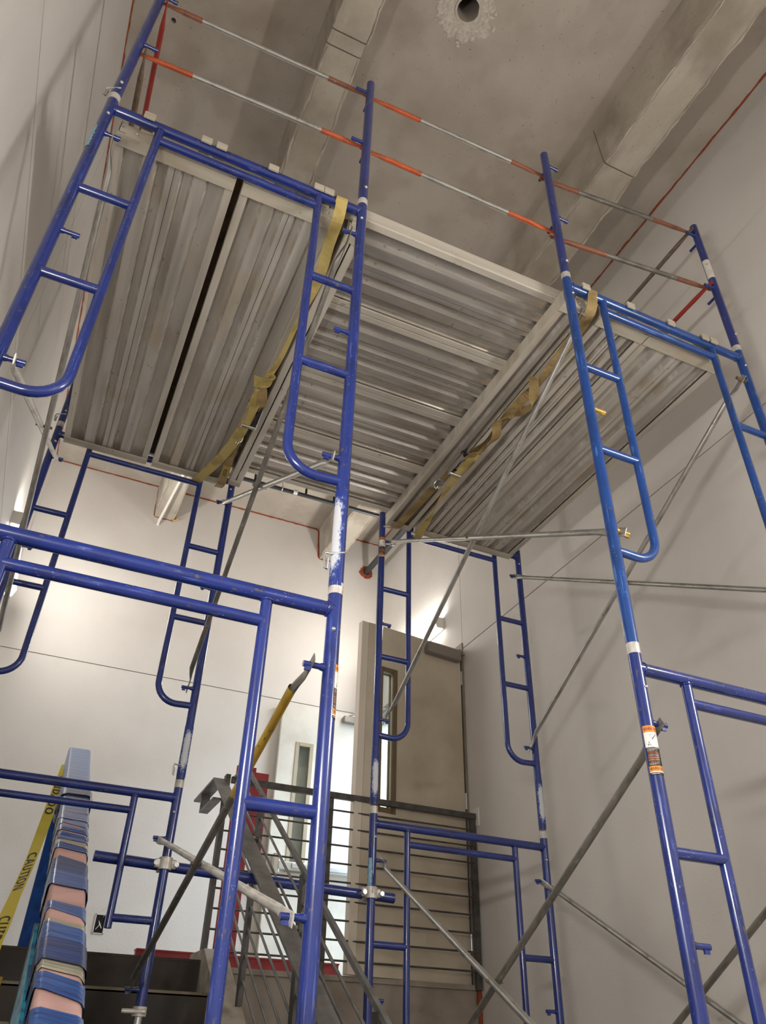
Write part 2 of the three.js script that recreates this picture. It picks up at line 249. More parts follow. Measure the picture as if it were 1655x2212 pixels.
// ---------- the room ----------
const XL = -0.2655, XW = 3.46, ZB = -5.342, YC = 2.139, YF = -4.467, ZF = 3.3, YL = -2.535, J = 0.01;
const T = 0.013;                                            // thickness of a wall panel
{
  const f = struct('floor', box(XL - 0.2, XW + 0.2, YF - 0.2, YF, ZB - 0.2, ZF + 0.2), GROUND);
  // back wall: backing, and two rows of panels with an open reveal between them
  const back = struct('wall_back', box(XL - 0.2, XW + 0.2, YF, YC + 0.3, ZB - 0.22, ZB - T), REVEAL);
  part('wall_panel', box(XL, XW, YF, -0.014, ZB - T, ZB), WALL, back); part('wall_panel', box(XL, XW, -0.006, YC, ZB - T, ZB), WALL, back);
  const left = struct('wall_left', box(XL - 0.2, XL - T, YF, YC + 0.3, ZB, ZF), REVEAL);
  for (const [a, b] of [[ZB, -1.55], [-1.544, ZF]]) { part('wall_panel', box(XL - T, XL, YF, -0.014, a, b), WALL, left); part('wall_panel', box(XL - T, XL, -0.006, 1.18, a, b), WALL, left); part('wall_panel', box(XL - T, XL, 1.186, YC, a, b), WALL, left); }
  const front = struct('wall_front', box(XL - 0.2, XW + 0.2, YF, YC + 0.3, ZF, ZF + 0.2), WALL);
  // right wall with the double-door opening z -5.25..-3.46
  const D0 = -5.25, D1 = -3.46, DT = -0.06;
  const right = struct('wall_right', [box(XW + T, XW + 0.2, YF, YC + 0.3, D1, ZF), box(XW + T, XW + 0.2, DT, YC + 0.3, D0, D1), box(XW + T, XW + 0.2, YF, YC + 0.3, ZB, D0), box(XW + T, XW + 0.2, YF, YL, D0, D1)], REVEAL);
  part('wall_panel', box(XW, XW + T, YF, -0.064, D1 + 0.05, ZF), WALL, right); part('wall_panel', box(XW, XW + T, -0.056, YC, -3.417, ZF), WALL, right);
  part('wall_panel', [box(XW, XW + T, DT, YC, ZB, -3.423)], WALL, right); part('wall_panel', box(XW, XW + T, YF, DT, ZB, D0), WALL, right); part('wall_panel', box(XW, XW + T, YF, YL, D0, D1 + 0.05), WALL, right);
  // ceiling of a concrete double tee with a cored hole
  const sh = new THREE.Shape([[XL - 0.2, ZB - 0.2], [XW + 0.2, ZB - 0.2], [XW + 0.2, ZF + 0.2], [XL - 0.2, ZF + 0.2]].map(p => new THREE.Vector2(...p)));
  for (const [x, z, r] of [[1.578, 0.205, 0.066], [-0.018, -0.603, 0.016]]) { const h = new THREE.Path(); h.absarc(x, z, r, 0, Math.PI * 2, true); sh.holes.push(h); }
  let cg = new THREE.ExtrudeGeometry(sh, { depth: 0.6, bevelEnabled: false, curveSegments: 28 }); cg.rotateX(Math.PI / 2); cg.translate(0, YC + 0.6, 0); cg = boxUV(plain(cg));
  const ceil = struct('ceiling', cg, SLAB);
  part('hole_cap', [new THREE.CylinderGeometry(0.12, 0.12, 0.02, 24).translate(1.578, YC + 0.61, 0.205), new THREE.CylinderGeometry(0.05, 0.05, 0.02, 16).translate(-0.018, YC + 0.2, -0.603)], HOLE, ceil);
  { // broken rim and pale chipped paste round the hole
    const p = [], q = []; for (let i = 0; i < 40; i++) { const a = i / 40 * 2 * Math.PI; p.push(new THREE.Vector2(1.578 + 0.078 * Math.cos(a), 0.205 + (0.076 + 0.004 * hash(i, 1, 1)) * Math.sin(a))); }
    for (let i = 0; i < 70; i++) { const a = i / 70 * 2 * Math.PI, r = 0.125 + 0.05 * hash(i, 4, 4) + 0.03 * fbm(i / 5, 1, 14, 9, 2); q.push(new THREE.Vector2(1.578 + r * Math.cos(a), 0.185 + r * 0.95 * Math.sin(a))); }
    const ring = (o, d) => { const s = new THREE.Shape(o), h = new THREE.Path(); h.absarc(1.578, 0.205, 0.067, 0, 7, true); s.holes.push(h); const g = new THREE.ExtrudeGeometry(s, { depth: d, bevelEnabled: false, curveSegments: 28 }); g.rotateX(Math.PI / 2); g.translate(0, YC + 0.0005, 0); return boxUV(plain(g)); };
    const PASTE = mottled(0xc6beb3, 0xaca398, 355, 0.12, 0.9); part('chipped_paste', ring(q, 0.0035), PASTE, ceil); part('broken_rim', ring(p, 0.012), PASTE, ceil);
    const flakes = []; for (let i = 0; i < 60; i++) { const a = rnd() * 6.28, r = 0.1 + rnd() * 0.1; flakes.push(new THREE.IcosahedronGeometry(0.006 + rnd() * 0.01, 0).scale(1, 0.35, 1.4).rotateY(-a).translate(1.578 + r * Math.cos(a), YC - 0.003, 0.19 + r * Math.sin(a))); }
    part('paste_flakes', flakes.map(g => boxUV(g)), PASTE, ceil).userData.kind = 'stuff';
  }
  // stems: subdivided along z so that their lower edges wander; two casting joints
  function stem(x0, x1, zs) {
    for (let k = 0; k < zs.length - 1; k++) {
      const a = zs[k] + (k ? 0.004 : 0), b = zs[k + 1] - 0.004, n = Math.max(6, Math.round((b - a) / 0.03)), pos = [], idx = [];
      for (let i = 0; i <= n; i++) {
        const z = a + (b - a) * i / n, e = s => (fbm(z * 6 + 40, s, 512, 601 + s, 4) - 0.5) * 0.022 + (hash(Math.round(z * 33), s, 5) - 0.5) * 0.006, yb = 1.744;
        for (const [x, y] of [[x0 - 0.028, YC + 0.02], [x0 - 0.004 + e(1), yb + 0.03 + e(2) * 0.5], [x0 + e(1) + 0.004, yb + 0.006], [x0 + 0.022 + e(3), yb], [x1 - 0.022 + e(4), yb], [x1 + e(5) - 0.004, yb + 0.006], [x1 + 0.004 + e(5), yb + 0.03 + e(6) * 0.5], [x1 + 0.028, YC + 0.02]]) pos.push(x, y, z);
      }
      for (let i = 0; i < n; i++) for (let j = 0; j < 7; j++) { const p = i * 8 + j; idx.push(p, p + 8, p + 1, p + 1, p + 8, p + 9); }
      for (const e of [0, n]) for (let j = 1; j < 7; j++) e ? idx.push(e * 8, e * 8 + j, e * 8 + j + 1) : idx.push(0, j + 1, j);
      let g = new THREE.BufferGeometry(); g.setAttribute('position', new THREE.Float32BufferAttribute(pos, 3)); g.setIndex(idx);
      for (let t = 0; t < idx.length; t += 3) { const u = idx[t + 1]; idx[t + 1] = idx[t + 2]; idx[t + 2] = u; } g.setIndex(idx);
      g = g.toNonIndexed(); g.computeVertexNormals(); part('beam_stem', boxUV(g), STEM, ceil);
    }
  }
  const lip = (x, a, b, sd) => { const P = [], R = []; for (let z = a, i = 0; z <= b; z += 0.022, i++) { P.push([x + (fbm(z * 7 + 40, sd, 512, 700 + sd, 3) - 0.5) * 0.03, 1.744 + 0.006 * hash(i, sd, 6), z]); R.push(0.003 + 0.009 * fbm(z * 16 + 90, sd, 1024, 720 + sd, 3) * (hash(i, sd, 9) > 0.12 ? 1 : 0.4)); } part('spalled_lip', tube(P, R, { seg: 7 }), LIP, ceil); };
  lip(0.85, ZB, -0.17, 1); lip(1.045, ZB, -0.17, 2); lip(1.05, -0.07, 1.5, 3); lip(2.735, ZB, -0.09, 4); lip(2.73, -0.07, 1.6, 5); lip(2.95, ZB, -0.09, 6); lip(2.95, -0.07, 1.6, 7);
  stem(0.842, 1.055, [ZB, -1.9, -0.16, -0.075, ZF]); stem(2.722, 2.958, [ZB, -1.6, -0.08, ZF]);
  // fire sealant beads where walls meet the ceiling and the stems
  const bead = (pts, r) => { const P = []; for (let k = 0; k < pts.length - 1; k++) { const A = V(...pts[k]), B = V(...pts[k + 1]), n = Math.max(2, Math.round(A.distanceTo(B) / 0.05)); for (let i = 0; i < n; i++) { const q = A.clone().lerp(B, i / n); P.push(V(q.x + (hash(P.length, 1, 3) - 0.5) * 0.006, q.y + (hash(P.length, 2, 3) - 0.5) * 0.006, q.z + (hash(P.length, 3, 3) - 0.5) * 0.006)); } } P.push(V(...pts[pts.length - 1])); return tube(P, P.map((_, i) => r * (0.7 + 0.7 * hash(i, 7, 3))), { seg: 8 }); };
  const seal = new THREE.Group(); seal.name = 'trim_1'; seal.userData.kind = 'structure'; scene.add(seal);
  part('sealant_bead', bead([[XW - 0.002, YC - 0.003, ZB], [XW - 0.002, YC - 0.003, ZF]], 0.008), FIRESTOP, seal);
  part('sealant_bead', bead([[XL + 0.002, YC - 0.003, ZB], [XL + 0.002, YC - 0.003, ZF]], 0.007), FIRESTOP, seal);
  const z = ZB + 0.002; part('sealant_bead', bead([[XL, YC - 0.004, z], [0.815, YC - 0.004, z]], 0.007), FIRESTOP, seal);
  part('sealant_bead', bead([[0.82, YC - 0.02, z], [0.838, 1.76, z], [0.85, 1.74, z], [1.045, 1.74, z], [1.06, 1.76, z], [1.082, YC - 0.02, z]], 0.005), FIRESTOP, seal);
  part('sealant_bead', bead([[1.09, YC - 0.004, z], [2.66, YC - 0.004, z], [2.69, YC - 0.03, z], [2.714, 1.76, z], [2.73, 1.738, z], [2.95, 1.738, z], [2.966, 1.77, z], [2.986, YC - 0.004, z], [XW, YC - 0.004, z]], 0.009), FIRESTOP, seal);
  part('sealant_bead', bead([[XW - 0.012, YL - 0.03, -3.352], [XW - 0.012, YF, -3.352]], 0.016), FIRESTOP, seal);

  // upper landing and the double doors
  struct('floor_landing', [box(1.63, XW, YL - 0.34, YL - 0.03, ZB, -3.372), box(XL, 1.63, YL - 0.3, YL + 0.015, ZB, -3.264), box(1.63, XW, YL - 0.03, YL, ZB, -3.352)], GROUND);
  struct('wall_landing', box(1.63, XW, YF, YL - 0.33, -3.47, -3.385), GROUND);
  const frame = struct('trim_2', [box(XW - 0.012, XW + 0.21, YL, DT - 0.012, D1 - 0.012, D1 + 0.05), box(XW - 0.012, XW + 0.21, DT - 0.012, DT + 0.05, D0 - 0.05, D1 + 0.05)], JAMB);
  part('far_jamb', box(XW - 0.012, XW + 0.21, YL, DT - 0.012, D0 - 0.05, D0 + 0.012), DOOR_B, frame); part('rubber_stop', box(XW - 0.02, XW - 0.012, YL, DT, D1 + 0.012, D1 + 0.02), BLACK, frame);
  // near leaf: hinged at the near jamb, swung past square towards the stair
  function leaf(n, hx, hz, ang, w, mat, lx0, lx1, ly0, ly1, lmat, thick, dirSign) {
    const g = new THREE.Group(); g.name = `door_${n}`; g.userData.kind = 'structure'; g.position.set(hx, YL + 0.002, hz); g.rotation.y = ang; scene.add(g);
    const H = DT - YL - 0.02, add = (name, geo, m, p = g) => { const me = shade(new THREE.Mesh(Array.isArray(geo) ? mergeGeometries(geo.map(plain)) : geo, m)); me.name = name; p.add(me); return me; };
    // local x runs from the free edge (-w) to the hinge (0), z+ is the face that looks at the stair
    add('leaf', [box(-w, lx0, 0, H, -thick / 2, thick / 2), box(lx1, 0, 0, H, -thick / 2, thick / 2), box(lx0, lx1, 0, ly0, -thick / 2, thick / 2), box(lx0, lx1, ly1, H, -thick / 2, thick / 2)], mat);
    const o = 0.028, e = thick / 2 + 0.008, fr = [];
    for (const s of [1, -1]) fr.push(box(lx0 - o, lx0 + 0.006, ly0 - o, ly1 + o, Math.min(s * e, s * (e - 0.02)), Math.max(s * e, s * (e - 0.02))), box(lx1 - 0.006, lx1 + o, ly0 - o, ly1 + o, Math.min(s * e, s * (e - 0.02)), Math.max(s * e, s * (e - 0.02))), box(lx0, lx1, ly0 - o, ly0 + 0.006, Math.min(s * e, s * (e - 0.02)), Math.max(s * e, s * (e - 0.02))), box(lx0, lx1, ly1 - 0.006, ly1 + o, Math.min(s * e, s * (e - 0.02)), Math.max(s * e, s * (e - 0.02))));
    add('lite_frame', fr, lmat); add('lite_glass', box(lx0, lx1, ly0, ly1, -0.003, 0.003), GLASS);
    return [g, add, H];
  }
  {
    const [g, add, H] = leaf(1, XW - 0.03, D1 + 0.005, 0.13, 0.9, DOOR, -0.765, -0.655, 1.03, 2.075, LITE, 0.06, 1);
    add('edge_channel', [box(-0.962, -0.9, 0, H, -0.03, 0.03, 0.004)], DOOR_EDGE);
    const c = add('door_closer', box(-0.37, -0.03, H - 0.135, H - 0.035, 0.03, 0.1, 0.012), CLOSER); add('closer_arm', box(-0.05, 0.02, H - 0.06, H - 0.05, 0.05, 0.075), CLOSER);
    for (const y of [0.25, 1.2, 2.2]) add('hinge', new THREE.CylinderGeometry(0.011, 0.011, 0.12, 12).translate(0.012, y, 0.03), STEEL);
  }
  {
    const [g, add, H] = leaf(2, XW - 0.02, D0 + 0.02, -0.04, 0.98, DOOR_B, -0.79, -0.67, 0.95, 2.06, LITE_B, 0.045, 1);
    add('panic_bar', [box(-0.9, -0.1, 0.93, 1.0, 0.04, 0.1, 0.01), box(-0.78, -0.2, 0.945, 0.985, 0.1, 0.115, 0.005)], STEEL);
    add('bar_end_cap', box(-0.95, -0.88, 0.9, 1.06, 0.02, 0.09, 0.012), CHROME); add('bar_end_cap', box(-0.12, -0.06, 0.92, 1.01, 0.02, 0.09, 0.012), CHROME);
    add('door_closer', box(-0.36, -0.05, H - 0.11, H - 0.04, 0.022, 0.08, 0.01), CLOSER);
    const arm = tube([[-0.3, H - 0.03, 0.06], [-0.12, H + 0.0, 0.24], [0.0, H + 0.01, 0.3]], 0.009, { seg: 8 }); add('closer_arm', arm, STEEL);
    for (const y of [0.25, 1.2, 2.2]) add('hinge', new THREE.CylinderGeometry(0.011, 0.011, 0.12, 12).translate(0.01, y, -0.02), STEEL);
  }
  // the corridor behind the opening
  const X2 = XW + 0.2, X3 = XW + 2.2, CW = std(0xc9dcea, 0.7);
  struct('wall_corridor', [box(X3, X3 + 0.15, YL - 0.1, DT + 0.5, -6.6, -2.2), box(X2, X3, YL - 0.1, DT + 0.5, -6.75, -6.6), box(X2, X3, YL - 0.1, DT + 0.5, -2.2, -2.05)], CW);
  struct('floor_corridor', box(X2, X3, YL - 0.15, YL, -6.6, -2.2), GROUND); struct('ceiling_corridor', box(X2 - 0.01, X3 + 0.15, DT + 0.5, DT + 0.65, -6.75, -2.05), CW);
  const cl = thing('corridor_light', 'white ceiling panel light in the corridor behind the open doors', 'light', [X2 + 1.1, DT + 0.47, -4.0]);
  part('diffuser', box(X2 + 0.5, X2 + 1.7, DT + 0.465, DT + 0.475, -5.2, -2.6), new THREE.MeshStandardMaterial({ color: 0xffffff, emissive: COOL, emissiveIntensity: 2 }), cl); part('frame', box(X2 + 0.46, X2 + 1.74, DT + 0.475, DT + 0.5, -5.24, -2.56), WHITE, cl);
  area(COOL, CORRIDOR, 1.2, 2.6, [X2 + 1.1, DT + 0.455, -3.9], [X2 + 1.1, -10, -3.9]);
}

// ---------- wall lights ----------
function sconce(side, z0, z1, y, label, kd, ku, aim = 0.6) {           // side +1: on the right wall (faces -x); -1: on the left wall
  const x = side > 0 ? XW : XL, s = -side, zc = (z0 + z1) / 2, t = thing('wall_light', label, 'light', [x, y, zc]);
  const prof = [[0, -0.055], [0.075, -0.055], [0.1, 0.02], [0.085, 0.05], [0, 0.05]], mp = (a, b, c) => [x + s * a, y + b, c];
  part('back_plate', box(Math.min(x, x + s * 0.012), Math.max(x, x + s * 0.012), y - 0.06, y + 0.06, z0, z1), WHITE, t);
  part('end_cap', prism(prof, z0 - 0.012, z0, mp), WHITE, t); part('end_cap', prism(prof, z1, z1 + 0.012, mp), WHITE, t);
  part('lens', prism([[0.013, -0.05], [0.07, -0.05], [0.094, 0.02], [0.08, 0.044], [0.013, 0.044]], z0, z1, mp), LENS, t);
  const L = z1 - z0;
  area(WARM, kd, L, 0.09, [x + s * 0.108, y - 0.01, zc], [x + s * 3, y + aim, zc]);
  area(WARM, ku, L, 0.06, [x + s * 0.06, y + 0.062, zc], [x + s * 0.5, y + 3, zc]);
  return t;
}
sconce(1, -4.9, -3.74, 0.33, 'glowing linear wall light above the beige door leaf on the right wall', LAMP, LAMP_UP);
sconce(-1, -4.87, -3.66, 0.31, 'glowing linear wall light on the left wall behind the left scaffold', LAMP, LAMP_UP);
sconce(1, 1.3, 2.5, -1.2, 'linear wall light on the right wall beside the foot of the stair', LAMP_NEAR, LAMP_NEAR * 0.23, -0.5);
sconce(-1, 1.0, 2.2, -2.0, 'linear wall light low on the left wall beside the foot of the stair', LAMP_NEAR, LAMP_NEAR * 0.23, -0.5);

// ---------- stair ----------
const RZ = k => -3.25 + 0.279 * k, RY = k => YL + 0.015 - 0.177 * k;
{
  const st = thing('stair_flight', 'dark stair flight of plain risers under the left scaffold', 'stair', [0.65, YF, -0.5]);
  for (let k = 0; k < 11; k++) {
    part('riser', box(XL + 0.004, 1.55, RY(k + 1) - 0.02, RY(k) - 0.012, RZ(k) - 0.012, RZ(k)), RISER, st);
    part('tread', box(XL + 0.004, 1.55, RY(k + 1) - 0.02, RY(k + 1), RZ(k) - 0.012, RZ(k + 1) - 0.0), RISER, st);
    part('nosing', box(XL + 0.004, 1.55, RY(k) - 0.012, RY(k) + 0.001, RZ(k) - 0.03, RZ(k) + 0.003), k ? NOSING : RISER, st);
  }
  const o = [[-3.55, YL - 0.3], [-3.55, YL + 0.07], [-3.2, YL + 0.07], [RZ(10.6), RY(10.6) + 0.06], [RZ(10.9), YF], [RZ(9.5), YF]];
  part('side_curb', prism(o, 1.55, 1.68, (a, b, c) => [c, b, a]), mottled(0xa39a8b, 0x857b6d, 445, 0.6, 0.8), st, 'pale concrete curb along the open side');
}
// guards
const GX = 1.625;
{
  const g = thing('stair_guard', 'grey steel sloping stair guard with thin rods and a flat bar handrail', 'railing', [GX, -3.2, -1.9]);
  const ty = z => z < -3.05 ? -1.45 : -1.45 - 0.645 * (z + 3.05), slope = (dy, z0, z1) => [[GX, ty(z0) + dy, z0], [GX, ty(z1) + dy, z1]];
  part('top_rail', prismBar([[GX, -1.45, -3.32], [GX, -1.45, -3.05], [GX, ty(-0.5), -0.5]], 0.018, 0.022), PRIMER, g);
  for (const z of [-2.6, -1.74, -0.88]) part('post', box(GX - 0.012, GX + 0.012, ty(z) - 1.03, ty(z) - 0.01, z - 0.026, z + 0.026), PRIMER_D, g);
  part('post', box(1.56, 1.59, YL + 0.05, -1.44, -3.36, -3.3), PRIMER_D, g);
  for (let i = 1; i <= 8; i++) part('rod', tube(slope(-0.005 - i * 0.112, -3.0, -0.6), 0.0065, { seg: 8 }), PRIMER, g);
  const hy = z => -1.839 - 0.628 * (z + 2.758), H = part('handrail', prismBar([[1.53, -1.475, -3.92], [1.53, -1.468, -3.35], [1.53, hy(-1.0), -1.0]], 0.085, 0.014), PRIMER, g);
  for (const z of [-2.6, -1.74]) part('bracket', [box(1.53, GX - 0.01, hy(z) - 0.05, hy(z) - 0.035, z - 0.018, z + 0.018), box(1.525, 1.54, hy(z) - 0.05, hy(z) - 0.008, z - 0.018, z + 0.018)], PRIMER, H);
  part('bracket', [box(1.5, 1.56, -1.6, -1.588, -3.72, -3.34), box(1.5, 1.56, -1.6, -1.48, -3.73, -3.715)], PRIMER, H);
}
function prismBar(pts, w, h) {                              // a flat bar of width w (x) and height h following points in a plane x = const
  const P = pts.map(p => V(...p)), n = P.length, pos = [], idx = [];
  for (let i = 0; i < n; i++) {
    const t0 = P[Math.max(i, 1)].clone().sub(P[Math.max(i, 1) - 1]).normalize(), t1 = P[Math.min(i + 1, n - 1)].clone().sub(P[Math.min(i, n - 2)]).normalize(), t = t0.add(t1).normalize(), up = V(0, t.z, -t.y); if (up.y < 0) up.negate();
    for (const [a, b] of [[-1, -1], [1, -1], [1, 1], [-1, 1]]) pos.push(P[i].x + a * w / 2, P[i].y + up.y * b * h / 2, P[i].z + up.z * b * h / 2);
  }
  for (let i = 0; i < n - 1; i++) for (let j = 0; j < 4; j++) { const a = i * 4 + j, b = i * 4 + (j + 1) % 4; idx.push(a, b, a + 4, a + 4, b, b + 4); }
  const e = (n - 1) * 4; idx.push(0, 2, 1, 0, 3, 2, e, e + 1, e + 2, e, e + 2, e + 3);
  let g = new THREE.BufferGeometry(); g.setAttribute('position', new THREE.Float32BufferAttribute(pos, 3)); g.setIndex(idx); g = g.toNonIndexed(); g.computeVertexNormals(); return boxUV(g);
}
{
  const zg = -3.31, g = thing('landing_guard', 'grey steel guard of level rods along the landing edge before the beige door', 'railing', [2.5, YL, zg]);
  part('top_rail', box(1.6, 3.45, -1.49, -1.45, zg - 0.02, zg + 0.012, 0.003), PRIMER_D, g);
  for (const x of [2.31, 3.43]) part('post', box(x - 0.02, x + 0.02, YL - 0.03, -1.49, zg - 0.03, zg + 0.0), PRIMER_D, g);
  part('wall_plate', box(3.452, 3.46, -1.54, -1.41, zg - 0.06, zg + 0.04), WHITE, g);
  for (let i = 0; i < 9; i++) part('rod', tube([[1.58, -1.568 - i * 0.1117, zg], [3.43, -1.568 - i * 0.1117, zg]], 0.0062, { seg: 8 }), PRIMER_D, g);
}
{ // wrapped centre handrail with its film-covered panels and newel
  const g = thing('wrapped_handrail', 'thick centre handrail padded with pink foam and wrapped in blue film', 'railing', [0.62, -3.9, -1.9]);
  const yy = z => -1.46 - 0.556 * (z + 3.43), cx = 0.625, sl = Math.atan(0.556);
  const sec = (k, e = 0) => { const q = []; for (const [a, b, c] of [[1, -1, -90], [1, 1, 0], [-1, 1, 90], [-1, -1, 180]]) for (const d of [0, 30, 60, 90]) { const t = (c + d) * Math.PI / 180; q.push([a * 0.046 + (0.018 + e) * Math.cos(t), b * 0.046 + (0.018 + e) * Math.sin(t), Math.cos(t), Math.sin(t)]); } return q; };
  // wrapped length: rings of the rounded-square section, each ring may lean (spiral wrap)
  function sleeve(z0, z1, e, lean = 0, close = true) {
    const n = close ? 3 : 7, S = sec(0, e), m = S.length, pos = [], nor = [], uv = [], idx = [];
    for (let i = 0; i <= n; i++) { const z = z0 + (z1 - z0) * i / n; for (let j = 0; j <= m; j++) { const [a0, b0, na, nb] = S[j % m], w = close ? 0 : 0.0035 * (fbm((j % m) * 0.9 + 3, z0 * 37 + i * 1.3 + 200, 4096, 811, 2) - 0.4), a = a0 + na * w, b = b0 + nb * w, dz = lean * a + (close ? 0 : 0.05 * (fbm((j % m) * 0.5 + 7, (i < n / 2 ? z0 : z1) * 53 + 300, 4096, 815, 2) - 0.5)); pos.push(cx + a, yy(z + dz) + b * Math.cos(sl), z + dz + b * Math.sin(sl)); nor.push(na, nb * Math.cos(sl), nb * Math.sin(sl)); uv.push(j / m * 0.44, z); } }
    for (let i = 0; i < n; i++) for (let j = 0; j < m; j++) { const a = i * (m + 1) + j, b = a + m + 1; z1 > z0 ? idx.push(a, b, a + 1, a + 1, b, b + 1) : idx.push(a, a + 1, b, b, a + 1, b + 1); }
    if (close) for (const k of [0, n]) { const o = k * (m + 1); for (let j = 1; j < m - 1; j++) idx.push(o, o + (k ? j : j + 1), o + (k ? j + 1 : j)); }
    const G = new THREE.BufferGeometry(); G.setAttribute('position', new THREE.Float32BufferAttribute(pos, 3)); G.setAttribute('normal', new THREE.Float32BufferAttribute(nor, 3)); G.setAttribute('uv', new THREE.Float32BufferAttribute(uv, 2));
    for (let t = 0; t < idx.length; t += 3) { const A = V().fromArray(pos, idx[t] * 3), B = V().fromArray(pos, idx[t + 1] * 3), C = V().fromArray(pos, idx[t + 2] * 3), nn = B.clone().sub(A).cross(C.clone().sub(A)), mid = A.add(B).add(C).divideScalar(3), out = V(mid.x - cx, mid.y - yy(mid.z), 0); if (nn.dot(out) < 0) { const q = idx[t + 1]; idx[t + 1] = idx[t + 2]; idx[t + 2] = q; } }
    G.setIndex(idx); return G;
  }
  part('foam_padding', sleeve(-3.45, -0.35, 0), FOAM, g, 'pink foam padding');
  for (const dx of [-0.026, 0.03]) part('foam_seam', prismBar([[cx + dx, yy(-3.3) - 0.064 * Math.cos(sl), -3.3 + 0.064 * Math.sin(sl)], [cx + dx, yy(-0.5) - 0.064 * Math.cos(sl), -0.5 + 0.064 * Math.sin(sl)]], 0.0025, 0.002), std(0x6b4a46, 0.9), g);
  const B = (z0, z1, m, lean = 0.3, e = 0.003) => part('film_band', sleeve(z0, z1, e, lean, false), m, g);
  B(-3.46, -2.62, FILM_L, 0, 0.004); B(-2.62, -2.4, FILM_D, 0, 0.009); B(-2.4, -2.26, FILM); B(-2.25, -2.15, FILM, 0.3, 0.005); B(-2.145, -2.08, FILM); B(-2.05, -1.985, FILM, 0.3, 0.005); B(-1.965, -1.9, FILM); B(-1.885, -1.85, CLING); B(-1.84, -1.79, FILM, 0.35, 0.004);
  B(-1.69, -1.56, FILM_D, 0.3, 0.005); B(-1.58, -1.45, FILM, 0.35, 0.008); B(-1.33, -1.25, FILM, 0.4); B(-1.2, -1.15, CLING); B(-1.165, -1.06, FILM, 0.4, 0.006); B(-1.07, -0.94, FILM_D, 0.35, 0.009); B(-0.95, -0.9, CLING, 0.4, 0.004); B(-0.88, -0.79, FILM, 0.45, 0.006); B(-0.72, -0.55, FILM, 0.4, 0.005);
  part('end_cap', tube([[cx, yy(-3.44), -3.44], [cx, yy(-3.52) - 0.04, -3.5]], [0.062, 0.03], { seg: 16 }), FILM_L, g);
  part('collar', sleeve(-2.58, -2.48, 0.018, 0, false), FILM_D, g, 'dark bunched film collar');
  part('newel_post', box(0.56, 0.68, YL + 0.015, -1.52, -3.42, -3.3, 0.012), FILM_MATT, g, 'newel post in dark blue film');
  const py = (z, d) => yy(z) - d;
  part('film_panel', prism([[-1.43, py(-1.43, 0.06)], [-0.4, py(-0.4, 0.06)], [-0.4, py(-0.4, 0.8)], [-1.43, py(-1.43, 0.85)]], 0.545, 0.556, (a, b, c) => [c, b, a]), CYAN, g, 'panel in translucent cyan film');
  part('panel_edge', box(0.542, 0.559, py(-1.445, 0.9), py(-1.445, 0.06), -1.458, -1.432), DARK_STEEL, g);
  for (const z of [-2.1, -1.2]) part('support_post', box(0.612, 0.65, RY(Math.floor((z + 3.25) / 0.279) + 1), yy(z) - 0.04, z - 0.02, z + 0.02), FILM_D, g);
}
{ // barrier tape
  const t = thing('caution_tape', 'yellow barrier tape with black lettering slanting down from the blue newel post', 'tape', [0.5, -2.2, -2.6]);
  const pts = [[0.567, -1.5, -3.42], [0.535, -1.83, -3.0], [0.498, -2.201, -2.573], [0.462, -2.45, -2.1], [0.435, -2.64, -1.7], [0.38, -2.85, -1.3], [0.1, -3.0, -1.1]], sd = [[1, 0.1, 0.2], [1, 0.2, -0.3], [1, 0.2, 0.5], [0.9, 0.3, 0.5], [1, 0, 0.2], [1, 0.2, 0.2], [0.3, 1, 0.2]];
  const [A, S] = smooth(pts, sd, 10), g = ribbon(A, S, 0.056, 0.0006), uv = g.attributes.uv; for (let i = 0; i < uv.count; i++) uv.setXY(i, uv.getY(i) / 2.4, 0.5 + uv.getX(i) / 0.056);
  part('tape', g, printed(tapeTex, 0.7), t);
  const t2 = thing('caution_tape', 'short strip of yellow barrier tape lying across a dark stair riser', 'tape', [0.1, -2.7, -2.95]);
  part('tape', ribbon([[-0.26, -2.67, -2.955], [0.1, -2.69, -2.955], [0.3, -2.692, -2.955], [0.52, -2.7, -2.955]], [[0, 1, 0.2], [0, 1, 0.3], [0, 1, 0.1], [0, 1, 0.3]], 0.035, 0.0008), std(0xb59a35, 0.5), t2);
}
